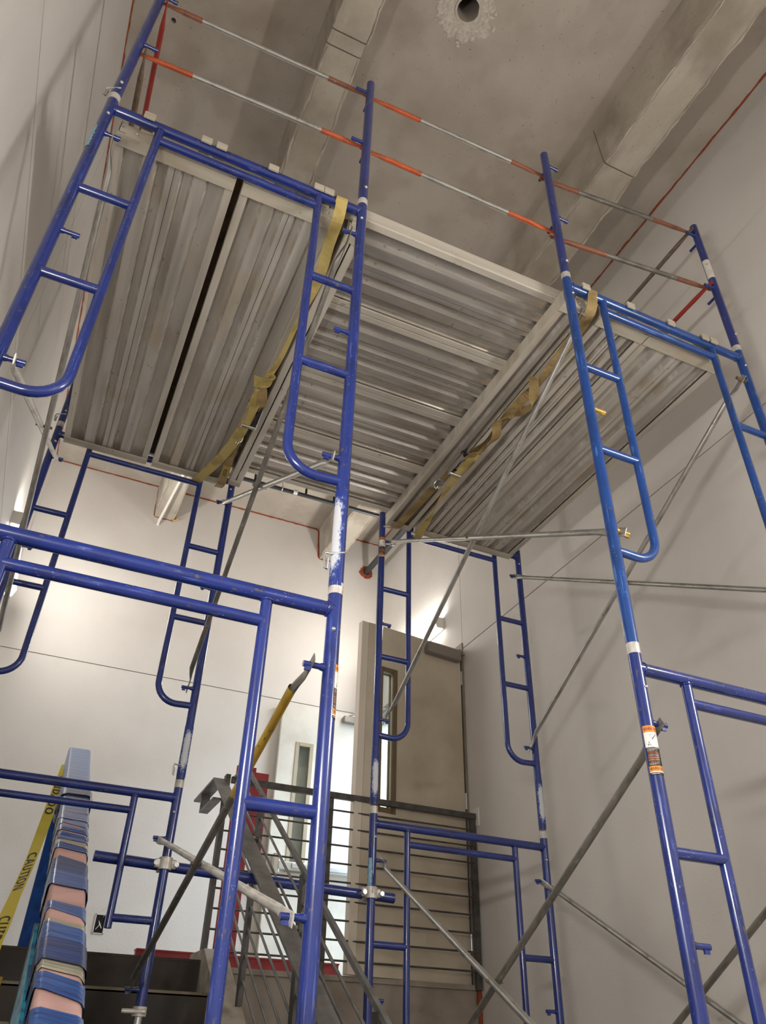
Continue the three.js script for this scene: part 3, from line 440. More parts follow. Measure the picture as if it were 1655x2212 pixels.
{ // red pieces on the landing
  const a = thing('red_board', 'tall red board with clipped foot standing on the landing behind the stair guard', 'board', [1.95, YL, -4.25]);
  part('face', prism([[1.845, -2.53], [2.0, -2.53], [2.0, -1.075], [1.845, -1.075]], -4.26, -4.235, (x, y, z) => [x, y, z]), RED_SHEET, a);
  part('flange', prism([[2.0, -1.6], [2.04, -1.76], [2.115, -1.68], [2.115, -1.1], [2.0, -1.1]], -4.29, -4.262, (x, y, z) => [x, y, z]), RED_SHEET, a);
  const b = thing('red_board', 'low red board lying along the landing behind the guard rods', 'board', [2.0, YL, -4.05]);
  part('face', box(1.3, 2.72, YL, -2.405, -4.12, -4.06, 0.006), RED_SHEET, b); part('cap', box(1.3, 2.72, -2.41, -2.4, -4.15, -4.05), RED_SHEET, b);
  const c = thing('outlet_box', 'open wall box with bare wires in the back wall', 'socket', [1.172, -2.118, ZB]);
  part('box', [box(1.13, 1.137, -2.19, -2.05, ZB - 0.002, ZB + 0.006), box(1.207, 1.214, -2.19, -2.05, ZB - 0.002, ZB + 0.006), box(1.13, 1.214, -2.19, -2.183, ZB - 0.002, ZB + 0.006), box(1.13, 1.214, -2.057, -2.05, ZB - 0.002, ZB + 0.006)], STEEL, c);
  part('cavity', box(1.137, 1.207, -2.183, -2.057, ZB, ZB + 0.002), HOLE, c);
  part('wire', tube([[1.15, -2.16, ZB + 0.003], [1.17, -2.13, ZB + 0.03], [1.16, -2.1, ZB + 0.02], [1.19, -2.15, ZB + 0.012]], 0.003, { seg: 6 }), WHITE, c);
  part('wire', tube([[1.19, -2.07, ZB + 0.003], [1.22, -2.02, ZB + 0.03], [1.2, -2.0, ZB + 0.05], [1.17, -2.03, ZB + 0.03]], 0.002, { seg: 6 }), STEEL, c);
}
{ // pipes under the tee
  const y = 1.66, z = -4.16, t = thing('sprinkler_pipe', 'dark sprinkler pipe with upright heads running across below the ceiling', 'pipe', [2.0, y, z]);
  part('pipe', tube([[0.3, y, z - 0.03], [3.3, y, z]], 0.021, { seg: 16 }), DARK_STEEL, t);
  for (const x of [1.62, 2.15, 2.45]) { const h = part('sprinkler_head', [tube([[x, y + 0.015, z], [x, y + 0.09, z]], 0.012, { seg: 10 }), tube([[x, y + 0.09, z], [x, y + 0.13, z]], [0.014, 0.009], { seg: 10 })], BLACK, t); part('deflector', new THREE.CylinderGeometry(0.022, 0.018, 0.008, 14).translate(x, y + 0.135, z), std(0xa07a46, 0.4, 0.7), h); }
  for (const x of [1.9, 2.6]) part('hanger', [tube([[x, y - 0.03, z], [x, YC, z]], 0.005, { seg: 8 }), tube(ring(x, y, z, 0.026), 0.005, { seg: 6, cap: false })], STEEL, t);
  part('white_coupling', tube([[2.02, y, z], [2.06, y, z]], 0.025, { seg: 16 }), WHITE, t);
  const p = thing('branch_pipe', 'grey pipe with rust red seals slanting into the far right corner', 'pipe', [3.31, 1.69, -4.8]);
  part('pipe', tube([[3.312, 1.715, ZB], [3.3, 1.66, -4.1]], 0.034, { seg: 18 }), DARK_STEEL, p);
  part('coupling', tube([[3.3, 1.66, -4.2], [3.3, 1.658, -4.13]], 0.048, { seg: 18 }), FIRE_BRIGHT, p, 'orange grooved coupling'); part('coupling', tube([[3.305, 1.682, -4.6], [3.305, 1.68, -4.56]], 0.038, { seg: 18 }), STEEL, p);
  const rim = []; for (let i = 0; i < 26; i++) { const a = i / 26 * 6.283, r = 0.052 + 0.02 * hash(i, 3, 8); rim.push(new THREE.IcosahedronGeometry(0.016 + 0.008 * hash(i, 5, 8), 0).scale(1, 1, 0.5).translate(3.312 + r * Math.cos(a), 1.715 + r * Math.sin(a), ZB + 0.006)); }
  part('sealant_ring', [tube(ring(3.312, 1.715, ZB + 0.006, 0.046, 'z'), 0.013, { seg: 8, cap: false }), ...rim.map(g => boxUV(g))], FIRESTOP, p);
  const w = thing('white_conduit', 'thin white conduit under the left concrete stem at the back wall', 'conduit', [0.93, 1.7, -5]);
  part('tube', tube([[0.966, 1.71, -4.4], [0.9, 1.68, -5.3], [0.897, 1.64, -5.335]], 0.014, { seg: 10 }), WHITE, w); part('yellow_tie', tube([[1.04, 1.74, ZB + 0.01], [1.1, 1.75, ZB + 0.06]], 0.008, { seg: 8 }), std(0xc9a43c, 0.5), w); part('clip', [box(0.93, 0.99, 1.72, 1.75, -4.5, -4.46)], STEEL, w);
}
function ring(x, y, z, r, ax = 'x') { const P = []; for (let i = 0; i <= 24; i++) { const a = i / 24 * Math.PI * 2; P.push(ax === 'x' ? V(x, y + r * Math.sin(a), z + r * Math.cos(a)) : V(x + r * Math.cos(a), y + r * Math.sin(a), z)); } return P; }

// ---------- scaffold frames ----------
const W = 1.067, RL = 0.0214, RI = 0.0168;
function stud(x, y, z, s, m, parent) {                      // lock stud: pin with a drop latch at its tip
  return part('lock_stud', [tube([[x, y, z], [x + s * 0.078, y, z]], 0.0085, { seg: 10 }), tube([[x, y, z], [x + s * 0.03, y, z]], [0.016, 0.01], { seg: 10 }), box(x + Math.min(s * 0.056, s * 0.074), x + Math.max(s * 0.056, s * 0.074), y - 0.018, y - 0.004, z - 0.003, z + 0.003)], m, parent);
}
function toggle(x, y, z, parent) { part('toggle_pin', tube([[x + 0.012, y + 0.004, z + 0.024], [x - 0.026, y - 0.002, z + 0.01], [x - 0.04, y + 0.003, z + 0.0], [x - 0.043, y - 0.008, z], [x - 0.04, y - 0.05, z + 0.002], [x - 0.034, y - 0.053, z + 0.002], [x - 0.032, y - 0.015, z + 0.004]], 0.004, { seg: 8 }), STEEL, parent, 'bright wire toggle pin'); }
function scaffold(kind, label, m, x, y, z, o = {}) {        // x, y, z: foot line of the left leg at header height
  const yb = { upper: -1.87, lower: -1.93, short: -0.86 }[kind], t = thing('walkthrough_scaffold', label, 'scaffold', [x + W / 2, y + yb, z]);
  const yt = 0.047, R = (xa, ya, xb, yb2, r) => tube([[x + xa, y + ya, z], [x + xb, y + yb2, z]], r, { seg: 16 });
  part('leg', R(0, yb, 0, yt, RL), m, t); part('leg', R(W, yb, W, yt, RL), m, t);
  part('header', R(0, 0, W, 0, RL), m, t); part('cross_rail', R(0.198, -0.083, W - 0.198, -0.083, RI), m, t);
  const low = kind === 'short' ? -0.58 : -1.9;
  for (const s of [0, 1]) {
    const X = a => s ? W - a : a;
    if (kind === 'upper') { // inner leg bends into the outer leg at its foot
      const P = [[x + X(0.198), y - 0.0, z]], r = 0.105, yb2 = -1.492; for (let i = 0; i <= 8; i++) { const a = i / 8 * Math.PI / 2; P.push([x + X(0.198 - r + r * Math.cos(a)), y + yb2 + r - r * Math.sin(a), z]); } P.push([x + X(0), y + yb2 + 0.004, z]);
      part('inner_leg', tube(P, RI, { seg: 14 }), m, t);
      for (const h of [-0.537, -1.005]) part('rung', R(X(0), h, X(0.198), h, RI), m, t);
      for (const h of [-0.172, -0.785, -1.395]) stud(x + X(0), y + h, z, s ? -1 : 1, o.studs?.[`${s}${h}`] ?? m, t);
    } else {
      part('inner_leg', R(X(0.199), low, X(0.199), 0, RI), m, t);
      for (const h of kind === 'short' ? [-0.537] : [-0.56, -1.15, -1.8]) part('rung', R(X(0), h, X(0.199), h, RI), m, t);
      for (const h of kind === 'short' ? [-0.19, -0.8] : [-0.18, -0.79, -1.395]) stud(x + X(0), y + h, z, s ? -1 : 1, m, t);
    }
    part('coupling_collar', tube([[x + X(0), y + yt, z], [x + X(0), y + 0.085, z]], 0.0222, { seg: 18 }), GALV_W, t, 'bare metal coupling collar');
    // weld beads and snap button
    part('snap_button', new THREE.SphereGeometry(0.007, 10, 8).translate(x + X(0) + (s ? -0.006 : 0.006), y - 0.07, z + 0.0205), STEEL, t);
    part('weld_bead', tube(ring(x + X(0.0225), y, z, 0.021), 0.0035, { seg: 6, cap: false }), m, t); part('weld_bead', tube(ringY(x + X(0.198), y - 0.02, z, 0.0175), 0.003, { seg: 6, cap: false }), m, t);
  }
  return t;
}
function ringY(x, y, z, r) { const P = []; for (let i = 0; i <= 20; i++) { const a = i / 20 * Math.PI * 2; P.push(V(x + r * Math.cos(a), y, z + r * Math.sin(a))); } return P; }
const LX = 0, LYN = 0, LZN = 0, LZF = -2.109, RX = 2.099, RXF = 2.096, RY0 = 0.009, RZN = 0.055, RZF = -2.066;
const YLOW = -1.952;
const rustStud = { '0-0.172': RUSTY, '0-0.785': YELLOW_P, '0-1.395': YELLOW_P, '1-0.172': RUSTY };
const f1 = scaffold('upper', 'near upper blue frame of the left scaffold with a torn light blue sticker', BLUE, LX, LYN, LZN);
const f2 = scaffold('lower', 'near lower violet blue frame of the left scaffold closest to the camera', BLUE, LX, YLOW, LZN);
const f3 = scaffold('upper', 'far upper blue frame of the left scaffold before the bright back wall', BLUE_D, LX, LYN, LZF);
const f4 = scaffold('short', 'short far lower frame of the left scaffold standing on the dark stair', BLUE_D, LX, YLOW - 0.006, LZF);
const f5 = scaffold('upper', 'near upper bright blue frame of the right scaffold with a yellow stud', BLUE_R, RX, RY0, RZN, { studs: rustStud });
const f6 = scaffold('lower', 'near lower blue frame of the right scaffold with an orange warning label', BLUE, RX, RY0 + YLOW + 0.007, RZN);
const f7 = scaffold('upper', 'far upper navy frame of the right scaffold before the beige door', BLUE_B, RXF, RY0, RZF);
const f8 = scaffold('lower', 'far lower navy frame of the right scaffold before the landing guard', BLUE_B, RXF, RY0 + YLOW - 0.013, RZF);
part('warning_label', wrapLabel(RX, RZN, RL, -2.285, -2.135, 112, 130), WARN, f6); part('warning_label', wrapLabel(RXF, RZF, RL, -0.305, -0.15, 95, 130), WARN, f7); part('warning_label', wrapLabel(W, LZN, RL, -2.275, -2.125, 15, 110), WARN, f2);
part('torn_sticker', wrapLabel(LX, LZN, RL, -0.31, -0.165, 150, 80, 40), SKY_LABEL, f1, 'torn light blue sticker'); part('torn_sticker', wrapLabel(RXF, RZF, RL, -2.285, -2.13, 140, 60, 40), SKY_LABEL, f8, 'torn light blue sticker');
for (const [f, x, z, y0, y1, a] of [[f1, W, LZN, -1.88, -1.53, 150], [f3, W, LZF, -1.86, -1.6, 95], [f7, RXF, RZF, -1.85, -1.6, 100], [f7, RXF + W, RZF, -1.85, -1.58, 95]]) part('paint_overspray', wrapLabel(x, z, RL, y0, y1, a, 170), SPRAY, f, 'white paint overspray on the leg');
toggle(W, -1.77, LZN, f1); toggle(W, -1.8, LZF, f3); toggle(LX, 0.14, LZF, f3); toggle(LX, 0.12, LZN, f1);
// guard posts
function post(label, m, x, y, z, s, far, extra) {
  const t = thing('guard_post', label, 'post', [x, y + 0.085, z]);
  part('tube', tube([[x, y + 0.085, z], [x, y + 1.145, z]], RL, { seg: 18 }), m, t); part('top_cap', new THREE.SphereGeometry(RL * 0.98, 16, 8).scale(1, 0.3, 1).translate(x, y + 1.145, z), m, t);
  for (const h of [1.045, 0.56]) { stud(x, y + h, z, s, m, t); part('lock_stud', tube([[x, y + h - 0.05, z], [x, y + h - 0.05, z + (far ? -0.07 : -0.07)]], 0.0085, { seg: 10 }), m, t); }
  part('pivot_bolt', new THREE.SphereGeometry(0.007, 10, 8).translate(x + 0.004, y + 0.17, z + 0.021), GALV_W, t);
  return t;
}
post('tall blue guard post at the top left corner of the picture', BLUE_D, LX, 0, LZN, 1); post('second blue guard post from the left, above the yellow strap', BLUE_D, W, 0, LZN, -1);
post('third blue guard post from the left, beside the concrete beam', BLUE_D, RX, RY0, RZN, 1); const gp = post('rightmost blue guard post with a white label', BLUE_B, RX + W, RY0, RZN, -1);
part('white_label', wrapLabel(RX + W, RZN, RL, 0.65, 0.81, 140, 120), WHITE_LABEL, gp, 'white label with faint marks');
post('far left blue guard post partly seen beside the decking', BLUE_D, LX, 0, LZF, 1, true); post('far guard post of the left scaffold behind the decking, right side', BLUE_D, W, 0, LZF, -1, true); post('far guard post of the right scaffold at the bridge end', BLUE_D, RXF, RY0, RZF, 1, true); post('far guard post of the right scaffold next to the right wall', BLUE_D, RXF + W, RY0, RZF, -1, true);
// guard rails: tube with painted, flattened ends
function rail(label, a, b, ma, mb, la = 0.3, lb = 0.3, mid = GALV) {
  const A = V(...a), B = V(...b), L = A.distanceTo(B), at = s => A.clone().lerp(B, s / L), r = 0.0127, c = A.clone().add(B).multiplyScalar(0.5), t = thing('guard_rail', label, 'rail', [c.x, c.y - r, c.z]);
  const k = 0.11, fl = (p, q) => ({ seg: 12, flat: [[p, p > 1 ? 0.3 : 1], [q, q > 1 ? 0.3 : 1]] });
  part('flat_end', tube([at(-0.02), at(0.03), at(k)], r, { seg: 12, flat: [[1.3, 0.3], [1.3, 0.35], [1, 1]] }), ma ?? mid, t); part('flat_end', tube([at(L - k), at(L - 0.03), at(L + 0.02)], r, { seg: 12, flat: [[1, 1], [1.3, 0.35], [1.3, 0.3]] }), mb ?? mid, t);
  const s0 = ma ? la : k, s1 = mb ? L - lb : L - k;
  if (ma) part('painted_end', tube([at(k), at(la)], r, { seg: 12, cap: false }), ma, t, 'orange painted end'); if (mb) part('painted_end', tube([at(L - lb), at(L - k)], r, { seg: 12, cap: false }), mb, t, 'orange painted end');
  part('tube', tube([at(s0), at(s1)], r, { seg: 12, cap: false }), mid, t); return t;
}
const HT = 0.985, HM = 0.495, zo = -0.035;
rail('top guard rail in the first bay from the left', [LX, 1.06, zo], [W, 1.092, zo], ORANGE_W, ORANGE_W, 0.2, 0.22); rail('lower guard rail in the first bay from the left', [LX, 0.54, zo], [W, 0.584, zo], ORANGE, ORANGE, 0.24, 0.22);
rail('top guard rail of the middle bay over the bridge', [W, 1.078, zo + 0.003], [RX, 0.997, RZN + zo], ORANGE, ORANGE_W, 0.3, 0.2); rail('lower guard rail of the middle bay with vivid orange ends', [W, 0.568, zo + 0.003], [RX, 0.48, RZN + zo], ORANGE, ORANGE, 0.3, 0.26);
rail('top guard rail in the last bay, at right', [RX, 0.97, RZN + zo - 0.004], [RX + W, 1.143, RZN + zo], ORANGE_W, ORANGE_W, 0.24, 0.3, GALV_D); rail('lower guard rail in the last bay, at right', [RX, 0.44, RZN + zo - 0.004], [RX + W, 0.613, RZN + zo], ORANGE_W, ORANGE_W, 0.34, 0.25, GALV_D);
rail('red side guard rail at the top left, running back along the wall', [LX + 0.035, 0.985, LZN], [LX + 0.035, 0.98, LZF], RED, null, 0.85, 0, RUSTY); rail('lower side guard rail behind the left upright', [LX + 0.035, 0.49, LZN], [LX + 0.035, 0.49, LZF], null, null, 0.3, 0, RUSTY);
rail('rusty top side guard rail along the right wall', [RX + W - 0.035, 1.1, RZN], [RX + W - 0.035, 1.06, RZF], null, null, 0, 0, RUSTY); rail('lower side guard rail along the right wall, painted red at its near half', [RX + W - 0.035, 0.592, RZN], [RX + W - 0.035, 0.58, RZF], RED, null, 0.75, 0, RUSTY);
// cross braces: two tubes riveted where they cross
function braceTube(a, b, m, bow = 0) {
  const A = V(...a), B = V(...b), L = A.distanceTo(B), r = 0.0127, P = [], F = [];
  for (const s of [-0.025, 0.012, 0.05, 0.085, 0.13, L / 2, L - 0.13, L - 0.085, L - 0.05, L - 0.012, L + 0.025]) { const q = A.clone().lerp(B, s / L), e = Math.min(s, L - s), f = e < 0.06 ? 1 : e < 0.1 ? 0.55 : 0; q.x += bow * (e > 0.12 ? 1 : e < 0.05 ? 0 : (e - 0.05) / 0.07); P.push(q); F.push(f === 1 ? [1.35, 0.2] : f ? [1.2, 0.6] : [1, 1]); }
  return tube(P, r, { seg: 12, flat: F });
}
function brace(label, x, zn, zf, hi, lo, hif, lof, mA, mB, s, o = {}) {  // falling tube: near top to far bottom; rising tube: near bottom to far top
  const t = thing('cross_brace', label, 'brace', [x, Math.min(lo, lof), (zn + zf) / 2]), d = 0.014 * s;
  const A = part('brace_tube', braceTube([x, hi, zn], [o.xf ?? x, lof, zf], mA, d), mA, t), B = part('brace_tube', braceTube([x, lo, zn], [o.xf ?? x, hif, zf], mB, -d), mB, t);
  const zc = (zn + zf) / 2, yc = (hi + lof + lo + hif) / 4, xc = (x + (o.xf ?? x)) / 2; part('rivet', tube([[xc - 0.034, yc, zc], [xc + 0.034, yc, zc]], 0.006, { seg: 8 }), RUSTY, t);
  if (o.yellow) { const [p, a, b, m] = o.yellow, q = p ? [[x, lo, zn], [x, hif, zf], -d] : [[x, hi, zn], [x, lof, zf], d], U = V(...q[0]).lerp(V(...q[1]), a), Wv = V(...q[0]).lerp(V(...q[1]), b); U.x += q[2]; Wv.x += q[2]; part('yellow_paint', tube([U, Wv], 0.0134, { seg: 14, cap: false }), m, t, 'yellow painted stretch'); }
  return t;
}
brace('galvanised cross brace between the left uprights of the left scaffold, by the left wall', LX + 0.05, LZN, LZF, -0.172, -1.395, -0.172, -1.395, GALV, GALV_W, 1);
brace('galvanised cross brace under the bridge, on the right side of the left scaffold', W - 0.045, LZN, LZF, -0.172, -1.395, -0.172, -1.395, GALV_D, GALV, -1);
brace('grey cross brace on the left side of the right scaffold, under its decking', RX + 0.045, RZN, RZF, RY0 - 0.172, RY0 - 1.395, RY0 - 0.172, RY0 - 1.395, GALV, GALV, 1);
brace('silver cross brace on the right side of the right scaffold, along the right wall', RX + W - 0.045, RZN, RZF, RY0 - 0.172, RY0 - 1.395, RY0 - 0.172, RY0 - 1.395, GALV, GALV, -1);
brace('yellow painted cross brace low on the left scaffold, over the stair', W - 0.055, LZN, LZF, -2.128, -2.745, -2.156, -2.765, GALV_D, GALV_W, -1, { yellow: [0, 0.05, 0.3, YELLOW_P] });
brace('dark grey cross brace low on the left side of the right scaffold', RX + 0.045, RZN, RZF, -2.124, -3.34, -2.136, -3.35, GALV_D, GALV, 1);
brace('weathered cross brace low on the right side of the right scaffold', RX + W - 0.045, RZN, RZF, -2.124, -3.34, -2.136, -3.35, GALV_D, GALV, -1);
// tie pipe with swivel clamps
{
  const t = thing('tie_pipe', 'dark blue tie pipe clamped across both scaffolds in front of the stair guard', 'pipe', [1.5, -2.3, -2.16]);
  part('tube', tube([[0.748, -2.246, -2.158], [1.45, -2.269, -2.154]], 0.0242, { seg: 18 }), BLUE_D, t); part('tube', tube([[1.452, -2.269, -2.154], [2.245, -2.295, -2.118]], 0.0242, { seg: 18 }), BLUE_B, t);
  part('sleeve', tube([[1.42, -2.268, -2.154], [1.48, -2.27, -2.153]], 0.027, { seg: 18 }), BLUE_D, t);
  for (const [x, y, z, zp] of [[W, -2.256, LZF, -2.156], [RXF, -2.29, RZF, -2.122]]) {
    const c = part('clamp', [tube([[x, y - 0.026, z], [x, y + 0.026, z]], 0.031, { seg: 16 }), tube([[x - 0.026, y, zp], [x + 0.026, y, zp]], 0.033, { seg: 16 }), box(x - 0.05, x + 0.05, y - 0.02, y + 0.02, z - 0.012, z + 0.012, 0.006)], GALV_W, t);
    for (const s of [-1, 1]) part('bolt', [tube([[x + s * 0.047, y - 0.004, z - 0.045], [x + s * 0.047, y - 0.004, z + 0.03]], 0.006, { seg: 8 }), new THREE.CylinderGeometry(0.012, 0.012, 0.012, 6).rotateX(Math.PI / 2).translate(x + s * 0.047, y - 0.004, z + 0.028)], STEEL, c);
  }
}
// screw jacks
{
  let i = 0;
  for (const [x, z, yl, yf, lab] of [[LX, LZF, YLOW - 0.866, RY(5), 'screw jack on the dark stair under the far left upright, by the wall'], [W, LZF, YLOW - 0.866, RY(5), 'screw jack with a silver collar nut on the dark stair'], [LX, LZN, YLOW - 1.93, YF, 'screw jack under the near left upright of the left scaffold'], [W, LZN, YLOW - 1.93, YF, 'screw jack under the near right upright of the left scaffold'], [RX, RZN, RY0 + YLOW - 1.923, YF, 'screw jack under the near left upright of the right scaffold'], [RX + W, RZN, RY0 + YLOW - 1.923, YF, 'screw jack under the near right upright of the right scaffold'], [RXF, RZF, RY0 + YLOW - 1.943, YF, 'screw jack under the far left upright of the right scaffold'], [RXF + W, RZF, RY0 + YLOW - 1.943, YF, 'screw jack under the far right upright of the right scaffold']]) {
    const t = thing('screw_jack', lab, 'jack', [x, yf, z]); const P = [], Rr = []; for (let y = yf + 0.01, k = 0; y < yl; y += 0.006, k++) { P.push([x, y, z]); Rr.push(k % 2 ? 0.0155 : 0.0175); } P.push([x, yl, z]); Rr.push(0.016);
    part('screw', tube(P, Rr, { seg: 10 }), STEEL, t); part('collar_nut', tube([[x, yl - 0.035, z], [x, yl, z]], 0.03, { seg: 12 }), GALV_W, t); part('nut_handle', tube([[x - 0.075, yl - 0.018, z + 0.01], [x + 0.02, yl - 0.018, z + 0.03]], 0.009, { seg: 8 }), GALV_W, t); part('base_plate', box(x - 0.06, x + 0.06, yf, yf + 0.01, z - 0.06, z + 0.06), STEEL, t);
  }
}
// ---------- decking planks ----------
// underside outline across the width: ribs and recesses; bottom at 0, deck top at h
function deckOutline(w, h, n) {
  const rail = 0.034, lo = [[rail, h - 0.012]], rec = 0.031, sl = 0.011, inner = w - 2 * rail, cell = inner / n;
  lo[0] = [rail, rec];
  for (let i = 1; i < n; i++) { const c = rail + cell * i, hw = Math.min(0.026, cell * 0.25); lo.push([c - hw - sl, rec], [c - hw, 0.006]); if (i % 2 === 0) lo.push([c - 0.002, 0.006], [c - 0.0012, 0.012], [c + 0.0012, 0.012], [c + 0.002, 0.006]); lo.push([c + hw, 0.006], [c + hw + sl, rec]); if (i) { } }
  const q = [[rail - 0.002, h], [rail - 0.002, 0.02], [rail, rec]]; q.push(...lo.slice(1), [w - rail, rec], [w - rail + 0.002, 0.02], [w - rail + 0.002, h]); return q;
}
function plank(label, kind, a0, w, t0, t1, y, n, mats, group) {   // kind 'z': runs along z, a = x;  'x': runs along x, a = z
  const h = 0.08, mp = kind === 'z' ? (a, b, c) => [a0 + a, y + b, c] : (a, b, c) => [c, y + b, a0 + a];
  const B = (u0, u1, v0, v1, c0, c1, bv = 0.003) => kind === 'z' ? box(a0 + u0, a0 + u1, y + v0, y + v1, c0, c1, bv) : box(c0, c1, y + v0, y + v1, a0 + u0, a0 + u1, bv);
  const base = mp(w / 2, 0, (t0 + t1) / 2), t = thing('scaffold_plank', label, 'plank', base, group);
  part('deck', prism(deckOutline(w, h, n), t0 + 0.012, t1 - 0.012, mp), mats[0], t);
  for (const s of [0, 1]) { const e = s ? w - 0.034 : 0, f = u => s ? w - u : u, k = (p, q) => [Math.min(f(p), f(q)), Math.max(f(p), f(q))]; const [a, b] = k(0, 0.034), [c, d] = k(0, 0.008); part('side_rail', [B(a, b, 0, 0.007, t0, t1, 0.002), B(c, d, 0.007, h, t0, t1, 0.002), B(...k(0.008, 0.02), 0.04, 0.046, t0, t1, 0.001)], mats[1], t); }
  for (const s of [0, 1]) {
    const c0 = s ? t1 - 0.014 : t0, ec = part('end_cap', [B(0.001, w - 0.001, -0.004, h - 0.012, c0, c0 + 0.014, 0.002), B(0.001, w - 0.001, -0.006, -0.001, s ? t1 - 0.055 : t0, s ? t1 : t0 + 0.055, 0.001)], mats[2], t);
    if (kind === 'z') for (const u of w > 0.3 ? [0.1, 0.3 * w / 0.483 + 0.03, w - 0.09] : [w / 2]) {   // hooks that lie over the header
      const q = s ? -1 : 1, zc = s ? t0 - 0 : t1; const zz = s ? t0 : t1, d = s ? -1 : 1, cz = s ? LZF : LZN;
      const g = [B(u - 0.022, u + 0.022, 0.055, 0.097, Math.min(zz, zz + d * 0.012), Math.max(zz, zz + d * 0.012), 0.002), B(u - 0.022, u + 0.022, 0.0925, 0.097, Math.min(zz, zz + d * 0.07), Math.max(zz, zz + d * 0.07), 0.002), B(u - 0.022, u + 0.022, 0.06, 0.094, Math.min(zz + d * 0.06, zz + d * 0.07), Math.max(zz + d * 0.06, zz + d * 0.07), 0.002)];
      part('hook', g, mats[2], t);
    }
    for (const u of w > 0.3 ? [0.07, w / 2, w - 0.07] : [w / 2]) { const q = mp(u, 0.025, s ? t1 + 0.001 : t0 - 0.001); part('rivet', new THREE.SphereGeometry(0.007, 8, 6).translate(...q), mats[2], t); }
  }
  return t;
}
const MZ = [ALU_Z, ALU_RAIL_Z, ALU_CAP], MX = [ALU_X, ALU_RAIL_X, ALU_RAIL_X], YD = -0.07;
plank('ribbed aluminium plank of the left scaffold beside the left wall', 'z', 0.048, 0.48, -2.07, -0.036, YD, 4, MZ);
plank('stained aluminium plank of the left scaffold right of the dark gap', 'z', 0.558, 0.437, -2.07, -0.036, YD, 4, MZ);
plank('narrow edge plank of the left scaffold next to the yellow strap', 'z', 1.028, 0.075, -2.04, -0.06, YD, 1, MZ);
plank('narrow plank of the right scaffold at the bridge edge', 'z', RX - 0.002, 0.178, -2.02, RZN - 0.036, YD + 0.009, 2, MZ);
plank('ribbed plank of the right scaffold between strap and seam', 'z', 2.305, 0.285, -2.02, RZN - 0.036, YD + 0.009, 4, MZ);
plank('ribbed plank of the right scaffold nearest the right wall', 'z', 2.594, 0.462, -2.02, RZN - 0.036, YD + 0.009, 4, MZ);
const bl = ['nearest', 'second nearest', 'third nearest', 'farthest'];
for (let i = 0; i < 4; i++) plank(`shiny bridge plank spanning between the scaffolds, the ${bl[i]} of four`, 'x', -0.515 - 0.487 * i, 0.483, 0.62, 2.52, 0.011, 4, MX);

{ const t = thing('plywood_board', 'dark plywood board seen through the slot between the left scaffold planks', 'board', [0.49, 0.011, -1.05]); part('sheet', box(0.37, 0.61, 0.011, 0.023, -2.06, -0.06, 0.002), mottled(0x5a4737, 0x3d2f24, 481, 0.5, 0.85), t); }
// ---------- straps ----------
function webbing(name, pts, sides, w, m, parent, label, k = 6) { const [A, S] = smooth(pts, sides, k); return part(name, ribbon(A, S, w), m, parent, label); }
function headerLoop(x, y, z, w, m, parent, d = 1) { const P = [], S = []; for (let i = 0; i <= 12; i++) { const a = (-60 + i / 12 * 250) * Math.PI / 180; P.push([x, y + 0.028 * Math.sin(a), z + d * 0.028 * Math.cos(a)]); S.push([1, 0, 0]); } part('webbing_loop', ribbon(P, S, w), m, parent); }
function ratchet(x, y, z, ang, parent) {                    // sheet steel ratchet buckle lying under the strap
  const g = new THREE.Group(); const R = (geo) => { const q = plain(geo); q.rotateY(ang); q.translate(x, y, z); return q; };
  const b = part('ratchet_buckle', [R(box(-0.034, -0.029, -0.02, 0.014, -0.11, 0.1, 0.002)), R(box(0.029, 0.034, -0.02, 0.014, -0.11, 0.1, 0.002)), R(tube([[-0.036, -0.004, 0.06], [0.036, -0.004, 0.06]], 0.013, { seg: 12 })), R(tube([[-0.036, 0, -0.09], [0.036, 0, -0.09]], 0.006, { seg: 10 }))], DARK_STEEL, parent, 'dark steel ratchet buckle');
  part('ratchet_handle', [R(box(-0.042, -0.037, -0.045, 0.004, -0.1, 0.07, 0.002)), R(box(0.037, 0.042, -0.045, 0.004, -0.1, 0.07, 0.002)), R(tube([[-0.04, -0.036, -0.09], [0.04, -0.036, -0.09]], 0.01, { seg: 10 }))], CHROME, b);
  part('ratchet_gear', [R(new THREE.CylinderGeometry(0.022, 0.022, 0.004, 14).rotateZ(Math.PI / 2).translate(-0.039, -0.004, 0.06)), R(new THREE.CylinderGeometry(0.022, 0.022, 0.004, 14).rotateZ(Math.PI / 2).translate(0.039, -0.004, 0.06))], BLACK, b);
}
const wireHook = (x, y, z, s, parent) => part('wire_hook', [tube([[x - 0.022, y, z], [x - 0.024, y - 0.006, z + s * 0.04], [x - 0.008, y - 0.01, z + s * 0.07], [x - 0.006, y - 0.03, z + s * 0.05], [x - 0.006, y - 0.032, z + s * 0.025]], 0.0045, { seg: 8 }), tube([[x + 0.022, y, z], [x + 0.024, y - 0.006, z + s * 0.04], [x + 0.008, y - 0.01, z + s * 0.07], [x + 0.006, y - 0.03, z + s * 0.05], [x + 0.006, y - 0.032, z + s * 0.025]], 0.0045, { seg: 8 }), tube([[x - 0.022, y, z], [x + 0.022, y, z]], 0.0045, { seg: 8 })], CHROME, parent, 'bright double wire hook');
